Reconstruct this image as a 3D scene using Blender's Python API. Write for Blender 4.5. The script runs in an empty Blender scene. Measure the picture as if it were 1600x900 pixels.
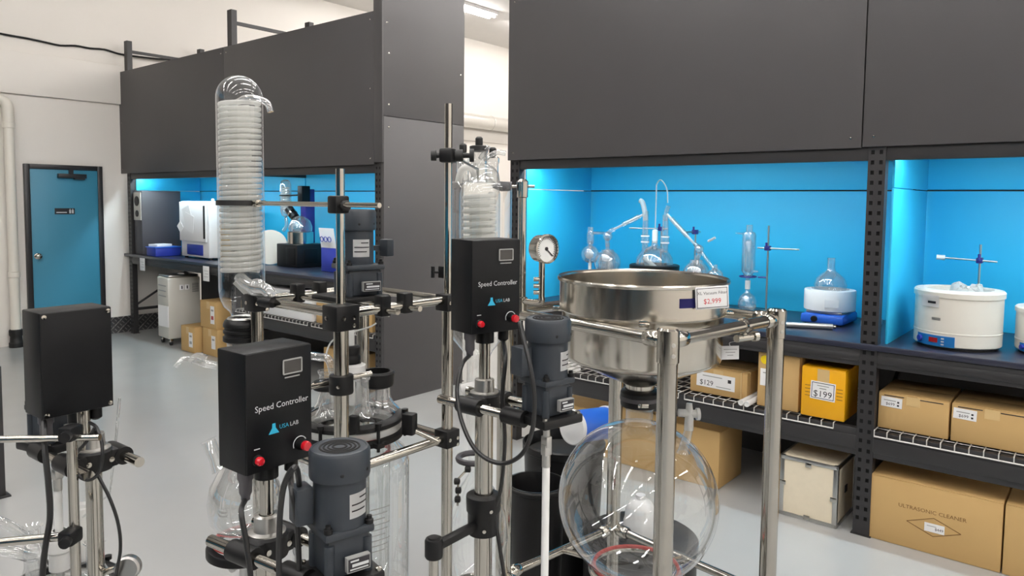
import bpy, bmesh, math, random
from mathutils import Vector, Matrix, Euler
random.seed(7)
PI = math.pi
SC = bpy.context.scene
COL = SC.collection

# ------------------------------------------------------------------ camera
FPX, CX, CY, EYE = 1145.0, 800.0, 392.0, 1.68        # focal length and principal point in a 1600x900 frame
ROLL, PITCH, HEAD = 0.0105, 0.06758, 0.88063
fh = Vector((math.sin(HEAD), math.cos(HEAD), 0)); up = Vector((0, 0, 1)); rt = fh.cross(up)
FW = fh*math.cos(PITCH) - up*math.sin(PITCH); cu = rt.cross(FW)
CR = rt*math.cos(ROLL) + cu*math.sin(ROLL); CU = -rt*math.sin(ROLL) + cu*math.cos(ROLL)
CP = Vector((0, 0, EYE))
cam_d = bpy.data.cameras.new('camera'); cam = bpy.data.objects.new('camera', cam_d); COL.objects.link(cam)
cam_d.sensor_width = 36.0; cam_d.lens = FPX/1600*36; cam_d.shift_y = (CY-450)/1600
cam_d.clip_start = 0.05
cam.matrix_world = Matrix(((CR.x, CU.x, -FW.x, CP.x), (CR.y, CU.y, -FW.y, CP.y), (CR.z, CU.z, -FW.z, CP.z), (0, 0, 0, 1)))
SC.camera = cam
def ray(x, y): return FW + CR*((x-CX)/FPX) - CU*((y-CY)/FPX)
def at(x, y, d): return CP + ray(x, y)*d                      # a pixel at a depth
def onz(x, y, z): r = ray(x, y); return CP + r*((z-CP.z)/r.z)
def onx(x, y, v): r = ray(x, y); return CP + r*((v-CP.x)/r.x)
def ony(x, y, v): r = ray(x, y); return CP + r*((v-CP.y)/r.y)

# ------------------------------------------------------------------ world, view
w = bpy.data.worlds.new('world'); SC.world = w; w.use_nodes = True
w.node_tree.nodes['Background'].inputs[0].default_value = (0.8, 0.85, 0.9, 1)
w.node_tree.nodes['Background'].inputs[1].default_value = 0.05
SC.view_settings.view_transform = 'Standard'; SC.view_settings.look = 'None'
SC.view_settings.exposure = 0.0; SC.view_settings.gamma = 1.0; SC.view_settings.use_curve_mapping = False
SC.cycles.max_bounces = 14; SC.cycles.transparent_max_bounces = 48; SC.cycles.glossy_bounces = 5
SC.cycles.diffuse_bounces = 5; SC.cycles.caustics_reflective = False; SC.cycles.caustics_refractive = False
SC.cycles.sample_clamp_indirect = 6.0
CEIL = 4.7
LAMP = 45.0          # tube emission strength
LED = 155.0

# ------------------------------------------------------------------ materials
MATS = {}
def lin(c): return tuple(((v/255.0)/12.92 if v/255.0 <= 0.04045 else ((v/255.0+0.055)/1.055)**2.4) for v in c)
def mat(name, rgb, rough=0.5, metal=0.0, noise=0.0, scale=8.0, bump=0.0, spec=0.5, stretch=None, rvar=0.0, coat=0.0, emis=None):
    m = bpy.data.materials.new(name); m.use_nodes = True; nt = m.node_tree; b = nt.nodes['Principled BSDF']
    c = lin(rgb); b.inputs['Base Color'].default_value = (*c, 1)
    b.inputs['Roughness'].default_value = rough; b.inputs['Metallic'].default_value = metal
    b.inputs['Specular IOR Level'].default_value = spec
    if coat: b.inputs['Coat Weight'].default_value = coat; b.inputs['Coat Roughness'].default_value = 0.08
    if emis: b.inputs['Emission Color'].default_value = (*emis[0], 1); b.inputs['Emission Strength'].default_value = emis[1]
    if noise or bump or rvar:
        tc = nt.nodes.new('ShaderNodeTexCoord'); nz = nt.nodes.new('ShaderNodeTexNoise')
        nz.inputs['Scale'].default_value = scale; nz.inputs['Detail'].default_value = 5
        if stretch:
            mp = nt.nodes.new('ShaderNodeMapping'); mp.inputs['Scale'].default_value = stretch
            nt.links.new(tc.outputs['Object'], mp.inputs[0]); nt.links.new(mp.outputs[0], nz.inputs['Vector'])
        else: nt.links.new(tc.outputs['Object'], nz.inputs['Vector'])
        if noise:
            mx = nt.nodes.new('ShaderNodeMix'); mx.data_type = 'RGBA'
            mx.inputs[6].default_value = (*[v*(1-noise) for v in c], 1); mx.inputs[7].default_value = (*[min(1, v*(1+noise)) for v in c], 1)
            nt.links.new(nz.outputs['Fac'], mx.inputs[0]); nt.links.new(mx.outputs[2], b.inputs['Base Color'])
        if rvar:
            mr = nt.nodes.new('ShaderNodeMapRange'); mr.inputs[3].default_value = max(0.02, rough-rvar); mr.inputs[4].default_value = rough+rvar
            nt.links.new(nz.outputs['Fac'], mr.inputs[0]); nt.links.new(mr.outputs[0], b.inputs['Roughness'])
        if bump:
            bp = nt.nodes.new('ShaderNodeBump'); bp.inputs['Strength'].default_value = bump; bp.inputs['Distance'].default_value = 0.002
            nt.links.new(nz.outputs['Fac'], bp.inputs['Height']); nt.links.new(bp.outputs[0], b.inputs['Normal'])
    MATS[name] = m; return m
def glass(name, tint=(0.97, 0.98, 0.98), base=0.05, edge=0.75, power=2.6, milk=0.0, rough=0.02):
    """thin-walled glass: see-through, mirrors more towards grazing angles; milk adds a translucent white share"""
    m = bpy.data.materials.new(name); m.use_nodes = True; nt = m.node_tree; N = nt.nodes; L = nt.links
    N.remove(N['Principled BSDF']); out = N['Material Output']
    tr = N.new('ShaderNodeBsdfTransparent'); tr.inputs[0].default_value = (*tint, 1)
    gl = N.new('ShaderNodeBsdfGlossy'); gl.inputs['Roughness'].default_value = rough; gl.inputs[0].default_value = (0.97, 0.98, 1, 1)
    lw = N.new('ShaderNodeLayerWeight'); lw.inputs[0].default_value = 0.5
    pw = N.new('ShaderNodeMath'); pw.operation = 'POWER'; pw.inputs[1].default_value = power
    mu = N.new('ShaderNodeMath'); mu.operation = 'MULTIPLY_ADD'; mu.inputs[1].default_value = edge; mu.inputs[2].default_value = base
    L.new(lw.outputs['Facing'], pw.inputs[0]); L.new(pw.outputs[0], mu.inputs[0])
    mx = N.new('ShaderNodeMixShader'); L.new(mu.outputs[0], mx.inputs[0]); L.new(tr.outputs[0], mx.inputs[1]); L.new(gl.outputs[0], mx.inputs[2])
    last = mx
    if milk:
        df = N.new('ShaderNodeBsdfDiffuse'); df.inputs[0].default_value = (0.9, 0.89, 0.86, 1)
        tl = N.new('ShaderNodeBsdfTranslucent'); tl.inputs[0].default_value = (0.9, 0.89, 0.86, 1)
        ad = N.new('ShaderNodeMixShader'); ad.inputs[0].default_value = 0.5; L.new(df.outputs[0], ad.inputs[1]); L.new(tl.outputs[0], ad.inputs[2])
        m2 = N.new('ShaderNodeMixShader'); m2.inputs[0].default_value = milk; L.new(mx.outputs[0], m2.inputs[1]); L.new(ad.outputs[0], m2.inputs[2]); last = m2
    L.new(last.outputs[0], out.inputs[0]); MATS[name] = m; return m
def emitter(name, rgb, s):
    m = bpy.data.materials.new(name); m.use_nodes = True; nt = m.node_tree; nt.nodes.remove(nt.nodes['Principled BSDF'])
    e = nt.nodes.new('ShaderNodeEmission'); e.inputs[0].default_value = (*rgb, 1); e.inputs[1].default_value = s
    nt.links.new(e.outputs[0], nt.nodes['Material Output'].inputs[0]); MATS[name] = m; return m

mat('wall_paint', (228, 223, 216), 0.6, noise=0.03, scale=1.5, bump=0.05)
mat('ceiling_paint', (225, 222, 218), 0.7, noise=0.03)
mat('floor_epoxy', (168, 169, 168), 0.2, noise=0.05, scale=2.0, rvar=0.06, spec=0.5)
mat('panel_dark', (67, 65, 66), 0.48, noise=0.06, scale=3.0, bump=0.08)
mat('rack_black', (40, 39, 40), 0.45, noise=0.1, scale=20)
mat('hole_dark', (10, 10, 11), 0.8)  # near black standing in for the shade inside slots
mat('blue_panel', (50, 192, 240), 0.5, noise=0.05, scale=2.5)
mat('worktop', (38, 40, 54), 0.3, noise=0.1, scale=6)
mat('wire', (205, 204, 200), 0.35, metal=0.3)
mat('steel', (186, 182, 174), 0.11, metal=1.0, rvar=0.04, scale=30, noise=0.03)
mat('pan_steel', (204, 199, 190), 0.18, metal=1.0, rvar=0.06, scale=14, stretch=(1, 1, 0.05), noise=0.05)
mat('alu', (196, 195, 192), 0.3, metal=1.0, rvar=0.05, scale=40)
mat('black_plastic', (17, 17, 18), 0.42, noise=0.15, scale=40, spec=0.3)
mat('box_black', (15, 16, 18), 0.42, noise=0.12, scale=60, bump=0.05, spec=0.2)
mat('motor_grey', (46, 51, 57), 0.42, noise=0.08, scale=50, bump=0.04, spec=0.35)
mat('rubber', (18, 18, 18), 0.6)
mat('cable', (24, 24, 25), 0.45, noise=0.1, scale=30)
mat('red_button', (190, 22, 36), 0.25, coat=0.6)
mat('screen', (56, 54, 52), 0.25)
mat('frame_grey', (150, 150, 148), 0.4)
mat('print_white', (196, 198, 200), 0.6)
mat('print_dark', (38, 36, 40), 0.7)
mat('print_red', (200, 30, 40), 0.6)
mat('print_brown', (110, 78, 38), 0.8)
mat('logo_cyan', (40, 165, 200), 0.5)
mat('paper', (232, 232, 232), 0.7, noise=0.02)
mat('ptfe', (232, 232, 230), 0.45)
mat('cardboard', (190, 156, 102), 0.75, noise=0.08, scale=3.0, bump=0.05)
mat('tape', (206, 176, 124), 0.3, coat=0.4)
mat('yellow_board', (228, 166, 12), 0.4, noise=0.05, scale=4)
mat('yellow_dot', (248, 216, 20), 0.5)
mat('wood_light', (226, 214, 190), 0.6, noise=0.05, scale=4, stretch=(1, 8, 8))
mat('teal_door', (56, 130, 158), 0.45, noise=0.03, scale=3)
mat('door_black', (30, 29, 31), 0.4)
mat('enamel', (214, 210, 200), 0.35, noise=0.02, scale=5)
mat('chiller_grey', (196, 193, 184), 0.4, noise=0.03)
mat('white_plastic', (228, 228, 228), 0.4, noise=0.02)
mat('blue_plastic', (36, 92, 190), 0.35, noise=0.04)
mat('panel_blue', (44, 140, 214), 0.35)
mat('deep_blue', (36, 52, 150), 0.4)
mat('dark_cabinet', (70, 68, 72), 0.45, noise=0.05)
mat('sticker_blue', (44, 42, 120), 0.5)
mat('diamond_plate', (120, 120, 122), 0.3, metal=0.9, noise=0.1)
mat('pipe_white', (222, 217, 206), 0.4)
mat('duct_silver', (225, 222, 216), 0.3, metal=0.6)
mat('mantle_cloth', (200, 198, 190), 0.9, noise=0.1, scale=40)
mat('red_gasket', (170, 70, 66), 0.5)
mat('gauge_face', (236, 238, 236), 0.3)
glass('glass'); glass('glass_thick', base=0.05, edge=0.8, power=2.3)
glass('glass_coil', base=0.05, edge=0.5, power=2.0, milk=0.62)
glass('glass_lab', base=0.12, edge=0.95, power=1.4, milk=0.13)  # milky white share raised to stand in for bright highlights on the glass
emitter('tube_light', (1.0, 0.966, 0.940), LAMP)
emitter('led_light', (0.72, 0.9, 1.0), LED)

# ------------------------------------------------------------------ mesh helpers
def BM(): return bmesh.new()
def box(bm, c, s, rz=0.0, bev=0.0, M=None):
    r = bmesh.ops.create_cube(bm, size=1.0)
    T = Matrix.Translation(Vector(c)) @ Matrix.Rotation(rz, 4, 'Z') @ Matrix.Diagonal((s[0], s[1], s[2], 1))
    if M is not None: T = M @ T
    bmesh.ops.transform(bm, matrix=T, verts=r['verts'])
    if bev > 0:
        es = {e for v in r['verts'] for e in v.link_edges}
        bmesh.ops.bevel(bm, geom=list(es), offset=bev, segments=2, affect='EDGES', profile=0.5)
    return bm
def bx(bm, x0, x1, y0, y1, z0, z1, bev=0.0): return box(bm, ((x0+x1)/2, (y0+y1)/2, (z0+z1)/2), (abs(x1-x0), abs(y1-y0), abs(z1-z0)), 0, bev)
def frame_to(d):
    d = Vector(d).normalized(); a = Vector((0, 0, 1)) if abs(d.z) < 0.95 else Vector((1, 0, 0))
    u = a.cross(d).normalized(); v = d.cross(u); return u, v, d
def rings(bm, rr, closed=False, cap0=True, cap1=True):
    n = len(rr[0]); m = len(rr)
    for i in range(m if closed else m-1):
        a, b = rr[i], rr[(i+1) % m]
        for j in range(n):
            k = (j+1) % n
            try: bm.faces.new((a[j], a[k], b[k], b[j]))
            except ValueError: pass
    if not closed:
        if cap0: bm.faces.new(list(reversed(rr[0])))
        if cap1: bm.faces.new(rr[-1])
def cyl(bm, p0, p1, r, seg=20, r2=None, cap=True):
    p0 = Vector(p0); p1 = Vector(p1); r2 = r if r2 is None else r2
    u, v, d = frame_to(p1-p0)
    rr = [[bm.verts.new(p + (u*math.cos(2*PI*j/seg) + v*math.sin(2*PI*j/seg))*q) for j in range(seg)] for p, q in ((p0, r), (p1, r2))]
    rings(bm, rr, cap0=cap, cap1=cap); return bm
def lathe(bm, c, prof, seg=32, d=(0, 0, 1), cap0=False, cap1=False):
    """profile of (radius, height) turned about axis d through c"""
    c = Vector(c); d = Vector(d).normalized()
    if abs(d.z) > 0.999: u, v = Vector((1, 0, 0)), Vector((0, d.z, 0))
    else: u, v, _ = frame_to(d)
    rr = []
    for r, h in prof:
        r = max(r, 1e-5)
        rr.append([bm.verts.new(c + d*h + (u*math.cos(2*PI*j/seg) + v*math.sin(2*PI*j/seg))*r) for j in range(seg)])
    rings(bm, rr, cap0=cap0, cap1=cap1); return bm
def smooth_path(pts, n=6):
    P = [Vector(p) for p in pts]; out = []
    for i in range(len(P)-1):
        p0 = P[max(i-1, 0)]; p1 = P[i]; p2 = P[i+1]; p3 = P[min(i+2, len(P)-1)]
        for k in range(n):
            t = k/n
            out.append(0.5*((2*p1) + (p2-p0)*t + (2*p0-5*p1+4*p2-p3)*t*t + (3*p1-p0-3*p2+p3)*t**3))
    out.append(P[-1]); return out
def tube(bm, pts, r, seg=8, closed=False, cap=True):
    P = [Vector(p) for p in pts]; n = len(P); rr = []; u = None
    for i in range(n):
        if closed: t = P[(i+1) % n] - P[i-1]
        else: t = P[min(i+1, n-1)] - P[max(i-1, 0)]
        if t.length < 1e-9: t = Vector((0, 0, 1))
        t.normalize()
        if u is None: u = frame_to(t)[0]
        u = (u - t*u.dot(t))
        u = u.normalized() if u.length > 1e-6 else frame_to(t)[0]
        v = t.cross(u); q = r[i] if isinstance(r, (list, tuple)) else r
        rr.append([bm.verts.new(P[i] + (u*math.cos(2*PI*j/seg) + v*math.sin(2*PI*j/seg))*q) for j in range(seg)])
    rings(bm, rr, closed=closed, cap0=cap, cap1=cap); return bm
def torus(bm, c, R, r, seg=36, s2=10, d=(0, 0, 1)):
    u, v, d = frame_to(d); c = Vector(c)
    return tube(bm, [c + (u*math.cos(2*PI*i/seg) + v*math.sin(2*PI*i/seg))*R for i in range(seg)], r, s2, closed=True)
def ball(bm, c, r, seg=24, squash=1.0):
    n = seg//2
    return lathe(bm, c, [(r*math.sin(PI*i/n), -r*squash*math.cos(PI*i/n)) for i in range(n+1)], seg)
def prism(bm, pts, thick, M):
    """flat outline in the xy plane of M, given a thickness along z"""
    a = [bm.verts.new(M @ Vector((x, y, 0))) for x, y in pts]; b = [bm.verts.new(M @ Vector((x, y, thick))) for x, y in pts]
    rings(bm, [a, b]); return bm
_tc = {}
def text(bm, s, size, M, align='CENTER', ext=0.0002, squeeze=1.0):
    """lettering lying in the xy plane of M, reading along +x"""
    key = (s, align)
    if key not in _tc:
        cd = bpy.data.curves.new('lettering', 'FONT'); cd.body = s; cd.align_x = align; cd.align_y = 'CENTER'; cd.size = 1.0; cd.resolution_u = 2
        o = bpy.data.objects.new('lettering', cd); COL.objects.link(o)
        dg = bpy.context.evaluated_depsgraph_get(); me = bpy.data.meshes.new_from_object(o.evaluated_get(dg))
        bpy.data.objects.remove(o); bpy.data.curves.remove(cd); _tc[key] = me
    me = _tc[key]; n0 = len(bm.verts); bm.from_mesh(me); bm.verts.ensure_lookup_table()
    vs = bm.verts[n0:]; bmesh.ops.transform(bm, matrix=M @ Matrix.Diagonal((size*squeeze, size, size, 1)), verts=vs)
    return bm
WL = {}
def mesh_obj(name, bm, m, parent=None, M=None, flat=False, sharp=38):
    if M is not None: bm.transform(M)
    off = WL[parent] if parent is not None else Vector((0, 0, 0))
    if off.length > 0: bmesh.ops.translate(bm, vec=-off, verts=bm.verts)
    bmesh.ops.recalc_face_normals(bm, faces=bm.faces)
    me = bpy.data.meshes.new(name); bm.to_mesh(me); bm.free()
    if not flat:
        me.polygons.foreach_set('use_smooth', [True]*len(me.polygons)); me.set_sharp_from_angle(angle=math.radians(sharp))
    if m: me.materials.append(MATS[m])
    o = bpy.data.objects.new(name, me); COL.objects.link(o)
    if parent is not None: o.parent = parent
    WL[o] = off.copy()
    return o
def part(name, bm, m, parent, label=None, kind=None, M=None, flat=False):
    o = mesh_obj(name, bm, m, parent, M, flat)
    if label: o['label'] = label
    if kind: o['kind'] = kind
    return o
def thing(name, label, cat, loc, group=None):
    o = bpy.data.objects.new(name, None); COL.objects.link(o); o.location = Vector(loc); o.empty_display_size = 0.1
    o['label'] = label; o['category'] = cat
    if group: o['group'] = group
    WL[o] = Vector(loc); return o
def solo(name, bm, m, label, cat, group=None, loc=None, M=None):
    """a thing made of one mesh"""
    if M is not None: bm.transform(M)
    if loc is None:
        n = len(bm.verts); loc = sum((v.co for v in bm.verts), Vector())/n; loc.z = min(v.co.z for v in bm.verts)
    loc = Vector(loc); bmesh.ops.translate(bm, vec=-loc, verts=bm.verts)
    o = mesh_obj(name, bm, m); o.location = loc; WL[o] = loc.copy()
    o['label'] = label; o['category'] = cat
    if group: o['group'] = group
    return o
def struct(name, bm, m, parent=None, flat=False):
    o = mesh_obj(name, bm, m, parent, flat=flat)
    if parent is None: o['kind'] = 'structure'
    return o
def face_M(origin, right, upv):
    """matrix whose xy plane is the face seen from outside: x to the right, y up"""
    r = Vector(right).normalized(); u = Vector(upv).normalized(); n = r.cross(u)
    return Matrix(((r.x, u.x, n.x, origin[0]), (r.y, u.y, n.y, origin[1]), (r.z, u.z, n.z, origin[2]), (0, 0, 0, 1)))

# ================================================================== the room
YW = 9.5; X0, X1, Y0 = -6.0, 12.5, -5.5
bm = BM(); bx(bm, X0-0.2, X1+0.2, Y0-0.2, YW+0.2, -0.12, 0.0); struct('floor', bm, 'floor_epoxy')
bm = BM(); bx(bm, X0-0.2, X1+0.2, Y0-0.2, YW+0.2, CEIL, CEIL+0.12); struct('ceiling', bm, 'ceiling_paint')
DX0, DX1, DZ = 2.868, 3.69, 2.045            # door opening with frame
bm = BM(); bx(bm, X0-0.2, X1+0.2, YW, YW+0.15, 0, CEIL); struct('wall_far', bm, 'wall_paint')
bm = BM(); bx(bm, X1, X1+0.15, Y0, YW, 0, CEIL); struct('wall_right', bm, 'wall_paint')
bm = BM(); bx(bm, X0-0.15, X0, Y0, YW, 0, CEIL); struct('wall_left', bm, 'wall_paint')
bm = BM(); bx(bm, X0, X1, Y0-0.15, Y0, 0, CEIL); struct('wall_behind', bm, 'wall_paint')
bm = BM(); bx(bm, X0, X1, YW-0.05, YW, 2.81, 3.27, 0.004); struct('trim_1', bm, 'wall_paint')
# door
dr = BM(); bx(dr, DX0+0.05, DX1-0.05, YW-0.035, YW+0.0, 0.01, DZ-0.05, 0.003); door = struct('door_1', dr, 'teal_door')
door['label'] = 'teal painted door with a black frame in the white wall'
fr = BM(); bx(fr, DX0, DX0+0.055, YW-0.05, YW, 0, DZ, 0.004); part('door_frame', fr, 'door_black', door)
fr = BM(); bx(fr, DX1-0.055, DX1, YW-0.05, YW, 0, DZ, 0.004); part('door_frame', fr, 'door_black', door)
fr = BM(); bx(fr, DX0+0.055, DX1-0.055, YW-0.05, YW, DZ-0.055, DZ, 0.004); part('door_frame', fr, 'door_black', door)
c = BM(); bx(c, 3.20, 3.50, YW-0.09, YW-0.036, 1.895, 1.945, 0.006); bx(c, 3.32, 3.36, YW-0.08, YW-0.036, 1.945, 2.0); bx(c, 3.37, 3.48, YW-0.085, YW-0.04, 1.88, 1.90); part('door_closer', c, 'door_black', door)
k = BM(); lathe(k, (2.975, YW-0.036, 1.0), [(0.035, 0), (0.035, 0.008), (0.014, 0.012), (0.014, 0.03), (0.03, 0.04), (0.032, 0.055), (0.02, 0.066), (0, 0.068)], 20, (0, -1, 0)); part('door_knob', k, 'steel', door)
s = BM(); bx(s, 3.165, 3.375, YW-0.042, YW-0.035, 1.475, 1.545); sg = part('door_sign', s, 'door_black', door)
s = BM(); bx(s, 3.18, 3.29, YW-0.0435, YW-0.042, 1.49, 1.502); bx(s, 3.315, 3.334, YW-0.0435, YW-0.042, 1.485, 1.525); bx(s, 3.342, 3.362, YW-0.0435, YW-0.042, 1.485, 1.525)
ball(s, (3.3245, YW-0.043, 1.533), 0.006, 10); ball(s, (3.352, YW-0.043, 1.533), 0.006, 10); part('sign_print', s, 'print_white', sg)
# diamond plate baseboard right of the door
b = BM(); bx(b, 3.70, 4.95, YW-0.012, YW, 0, 0.2); bb = struct('baseboard_far', b, 'diamond_plate')
b = BM()
for i in range(42):
    for j in range(7):
        if (i+j) % 2: continue
        a = 0.8 if ((i-j)//2) % 2 else -0.8
        M = Matrix.Translation((3.72+i*0.03, YW-0.012, 0.014+j*0.029)) @ Matrix.Rotation(a, 4, 'Y')
        box(b, (0, 0, 0), (0.034, 0.008, 0.010), M=M)
part('tread_pattern', b, 'alu', bb, kind='stuff')
# cable clipped along the wall above
b = BM(); tube(b, smooth_path([(X, YW-0.02, 3.43+0.012*math.sin(X*7.3)+0.008*math.sin(X*17)) for X in [2.0+0.16*i for i in range(24)]], 3), 0.012, 6)
solo('wall_cable', b, 'cable', 'black cable sagging along the upper white wall', 'cable')
# downpipe
t = thing('drain_pipe', 'white wall pipe with a black coupling at the floor beside the teal door', 'pipe', (2.72, 9.40, 0))
b = BM(); tube(b, smooth_path([(2.60, 9.435, 2.72), (2.67, 9.42, 2.72), (2.715, 9.40, 2.66), (2.72, 9.40, 2.5)], 5), 0.055, 16); lathe(b, (2.72, 9.40, 0), [(0.055, 2.52), (0.055, 2.42), (0.05, 2.42), (0.05, 0.16)], 20); part('pipe_run', b, 'pipe_white', t)
for z in (0.78, 2.42):
    b = BM(); lathe(b, (2.72, 9.40, 0), [(0.051, z), (0.060, z+0.005), (0.060, z+0.06), (0.051, z+0.065)], 20); part('pipe_collar', b, 'pipe_white', t)
b = BM(); lathe(b, (2.72, 9.40, 0), [(0.06, 0.2), (0.068, 0.19), (0.068, 0.14), (0.058, 0.12), (0.062, 0.06), (0.07, 0.05), (0.07, 0.0)], 20, cap0=True, cap1=True); part('floor_coupling', b, 'rubber', t)
# wrapped duct on the far wall in the aisle
t = thing('air_duct', 'pale round duct running along the far wall above the aisle', 'duct', (8.0, 9.32, 3.03))
b = BM(); cyl(b, (5.6, 9.32, 3.16), (12.4, 9.32, 3.16), 0.13, 24); part('duct_run', b, 'duct_silver', t)
for X in (7.2, 8.9, 10.6):
    b = BM(); torus(b, (X, 9.32, 3.16), 0.132, 0.012, 28, 8, (1, 0, 0)); part('duct_band', b, 'duct_silver', t)
# ceiling lights: rows of tube fixtures
proto = None
for yy in (-3.8, -1.6, 0.6, 2.2, 4.0, 7.9):
    for xx in (-4.2, -1.2, 1.8, 4.8, 7.8, 10.8):
        if yy == 7.9 and xx < 7: continue
        if proto is None:
            proto = thing('ceiling_light', 'long twin tube light fixed to the white ceiling', 'light', (xx, yy, CEIL), 'tube lights in rows on the ceiling')
            b = BM(); bx(b, xx-1.25, xx+1.25, yy-0.1, yy+0.1, CEIL-0.05, CEIL, 0.004); part('housing', b, 'white_plastic', proto)
            for s in (-1, 1):
                b = BM(); cyl(b, (xx-1.2, yy+s*0.055, CEIL-0.075), (xx+1.2, yy+s*0.055, CEIL-0.075), 0.022, 10); part('tube', b, 'tube_light', proto)
        else:
            r = proto.copy(); COL.objects.link(r); r.location = (xx, yy, CEIL)
            for ch in list(proto.children):
                q = ch.copy(); COL.objects.link(q); q.parent = r

# ================================================================== racks
XF, XB, BT = 3.94, 4.85, 0.985
def post_bm(H, hz0, hz1, px, y0, y1, holes=True):
    """perforated upright: front plate with two columns of slots, side returns and a back"""
    b = BM(); wd = y1-y0; d = 0.06
    cols = [0, 0.16, 0.36, 0.64, 0.84, 1.0]
    if holes:
        zs = [0.0]; z = hz0
        while z < hz1: zs += [z, z+0.02]; z += 0.05
        zs.append(H); grid = {}
        def V(i, j):
            if (i, j) not in grid: grid[(i, j)] = b.verts.new((px, y0+cols[i]*wd, zs[j]))
            return grid[(i, j)]
        for j in range(len(zs)-1):
            for i in range(5):
                if j % 2 == 1 and i in (1, 3) and j < len(zs)-1: continue
                b.faces.new((V(i, j), V(i+1, j), V(i+1, j+1), V(i, j+1)))
    else: bx(b, px, px+0.004, y0, y1, 0, H)
    bx(b, px+0.0005, px+d, y0, y0+0.004, 0, H); bx(b, px+0.0005, px+d, y1-0.004, y1, 0, H)
    bx(b, px+0.014, px+0.02, y0+0.004, y1-0.004, 0, H)
    bx(b, px-0.006, px+d+0.012, y0-0.008, y1+0.008, 0, 0.006)
    return b
def deck_bm(y0, y1):
    y0, y1 = min(y0, y1), max(y0, y1); b = BM(); n = max(2, round((y1-y0)/0.058)); r = 0.0028; zt = 0.557
    for i in range(n+1):
        y = y0+(y1-y0)*i/n
        tube(b, [(XB-0.02, y, zt), (XF-0.006, y, zt), (XF-0.010, y, zt-0.004), (XF-0.010, y, 0.527)], r, 5)
    for k in range(8):
        x = XF+0.06+k*0.115; tube(b, [(x, y0, zt-0.006), (x, y1, zt-0.006)], r, 5)
    tube(b, [(XF-0.010, y0, 0.527), (XF-0.010, y1, 0.527)], 0.004, 6)
    return b
def build_rack(name, label, ys, panel_top, post_top, panels, decks, blue_sides):
    t = thing(name, label, 'rack', (XF, (ys[0]+ys[-1])/2, 0))
    for i, y in enumerate(ys):
        pt = post_top[i]
        p = part('post', post_bm(pt, 0.08, 1.98, XF, y-0.04, y+0.04), 'rack_black', t)
        b = BM(); bx(b, XF+0.011, XF+0.0135, y-0.034, y+0.034, 0.05, 2.0); part('slot_backing', b, 'hole_dark', p)  # dark sheet added behind the slots as their painted shade
        part('post', post_bm(pt+0.05, 0, 0, XB+0.002, y-0.04, y+0.04, False), 'rack_black', t)
        for z in (0.30, 1.93, pt-0.12):
            b = BM(); bx(b, XF+0.05, XB+0.004, y-0.016, y+0.016, z-0.016, z+0.016); part('side_brace', b, 'rack_black', t)
        b = BM(); tube(b, [(XF+0.05, y, 0.35), (XB+0.006, y, 0.86)], 0.014, 8); part('side_brace', b, 'rack_black', t)
    for i in range(len(ys)-1):
        a, c = ys[i]-0.04, ys[i+1]+0.04
        b = BM(); bx(b, XF+0.002, XF+0.05, c, a, 0.868, 0.953, 0.004); bx(b, XF-0.004, XF+0.004, c, a, 0.89, 0.93, 0.002); part('beam', b, 'rack_black', t)
        b = BM(); bx(b, XB-0.05, XB-0.004, c, a, 0.868, 0.953); part('beam', b, 'rack_black', t)
        if decks[i]:
            b = BM(); bx(b, XF+0.002, XF+0.05, c, a, 0.41, 0.548, 0.004); bx(b, XF-0.004, XF+0.004, c, a, 0.44, 0.51, 0.002); part('beam', b, 'rack_black', t)
            b = BM(); bx(b, XB-0.05, XB-0.004, c, a, 0.41, 0.548); part('beam', b, 'rack_black', t)
            for (d0, d1) in decks[i]: part('wire_deck', deck_bm(d0, d1), 'wire', t, kind='stuff')
        b = BM(); bx(b, XF+0.004, XF+0.05, c, a, 1.9, 1.985, 0.004); part('header_beam', b, 'rack_black', t)
        b = BM(); bx(b, XF+0.05, XB, c, a, 1.985, 2.0); part('hood_top', b, 'panel_dark', t)  # unseen board added to stop light leaking out of the bay
        # blue lining
        b = BM(); bx(b, XB-0.02, XB-0.004, c-0.03, a+0.03, BT, 1.763, 0.002); part('back_panel', b, 'blue_panel', t)
        b = BM(); bx(b, XB-0.034, XB-0.004, c-0.03, a+0.03, 1.772, 1.985, 0.002); part('back_panel', b, 'blue_panel', t)
        b = BM(); bx(b, XB-0.004, XB, c-0.04, a+0.04, 0.0, 1.985); part('rear_board', b, 'panel_dark', t)
        for ysd in blue_sides[i]:
            b = BM(); bx(b, XF+0.062, XB-0.036, ysd-0.006, ysd+0.006, BT, 1.763, 0.002); part('side_panel', b, 'blue_panel', t)
            b = BM(); bx(b, XF+0.062, XB-0.036, ysd-0.006, ysd+0.006, 1.768, 1.985, 0.002); part('side_panel', b, 'blue_panel', t)
        # led strip tucked behind the header
        b = BM(); bx(b, XF+0.075, XF+0.10, c+0.02, a-0.02, 1.955, 1.983); s = part('led_profile', b, 'alu', t)
        b = BM(); bx(b, XF+0.079, XF+0.096, c+0.04, a-0.04, 1.951, 1.9545); part('led_strip', b, 'led_light', s)
    for (ya, yb, z0, z1) in panels:
        b = BM(); bx(b, XF-0.02, XF-0.001, yb, ya, z0, z1, 0.003); p = part('front_panel', b, 'panel_dark', t)
        for yy in (ya-0.05, yb+0.05):
            for z in (z0+0.05, (z0+z1)/2, z1-0.06):
                b = BM(); lathe(b, (XF-0.02, yy, z), [(0.006, 0), (0.005, 0.002), (0, 0.0025)], 10, (-1, 0, 0)); part('screw', b, 'steel', p)
    return t
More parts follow.
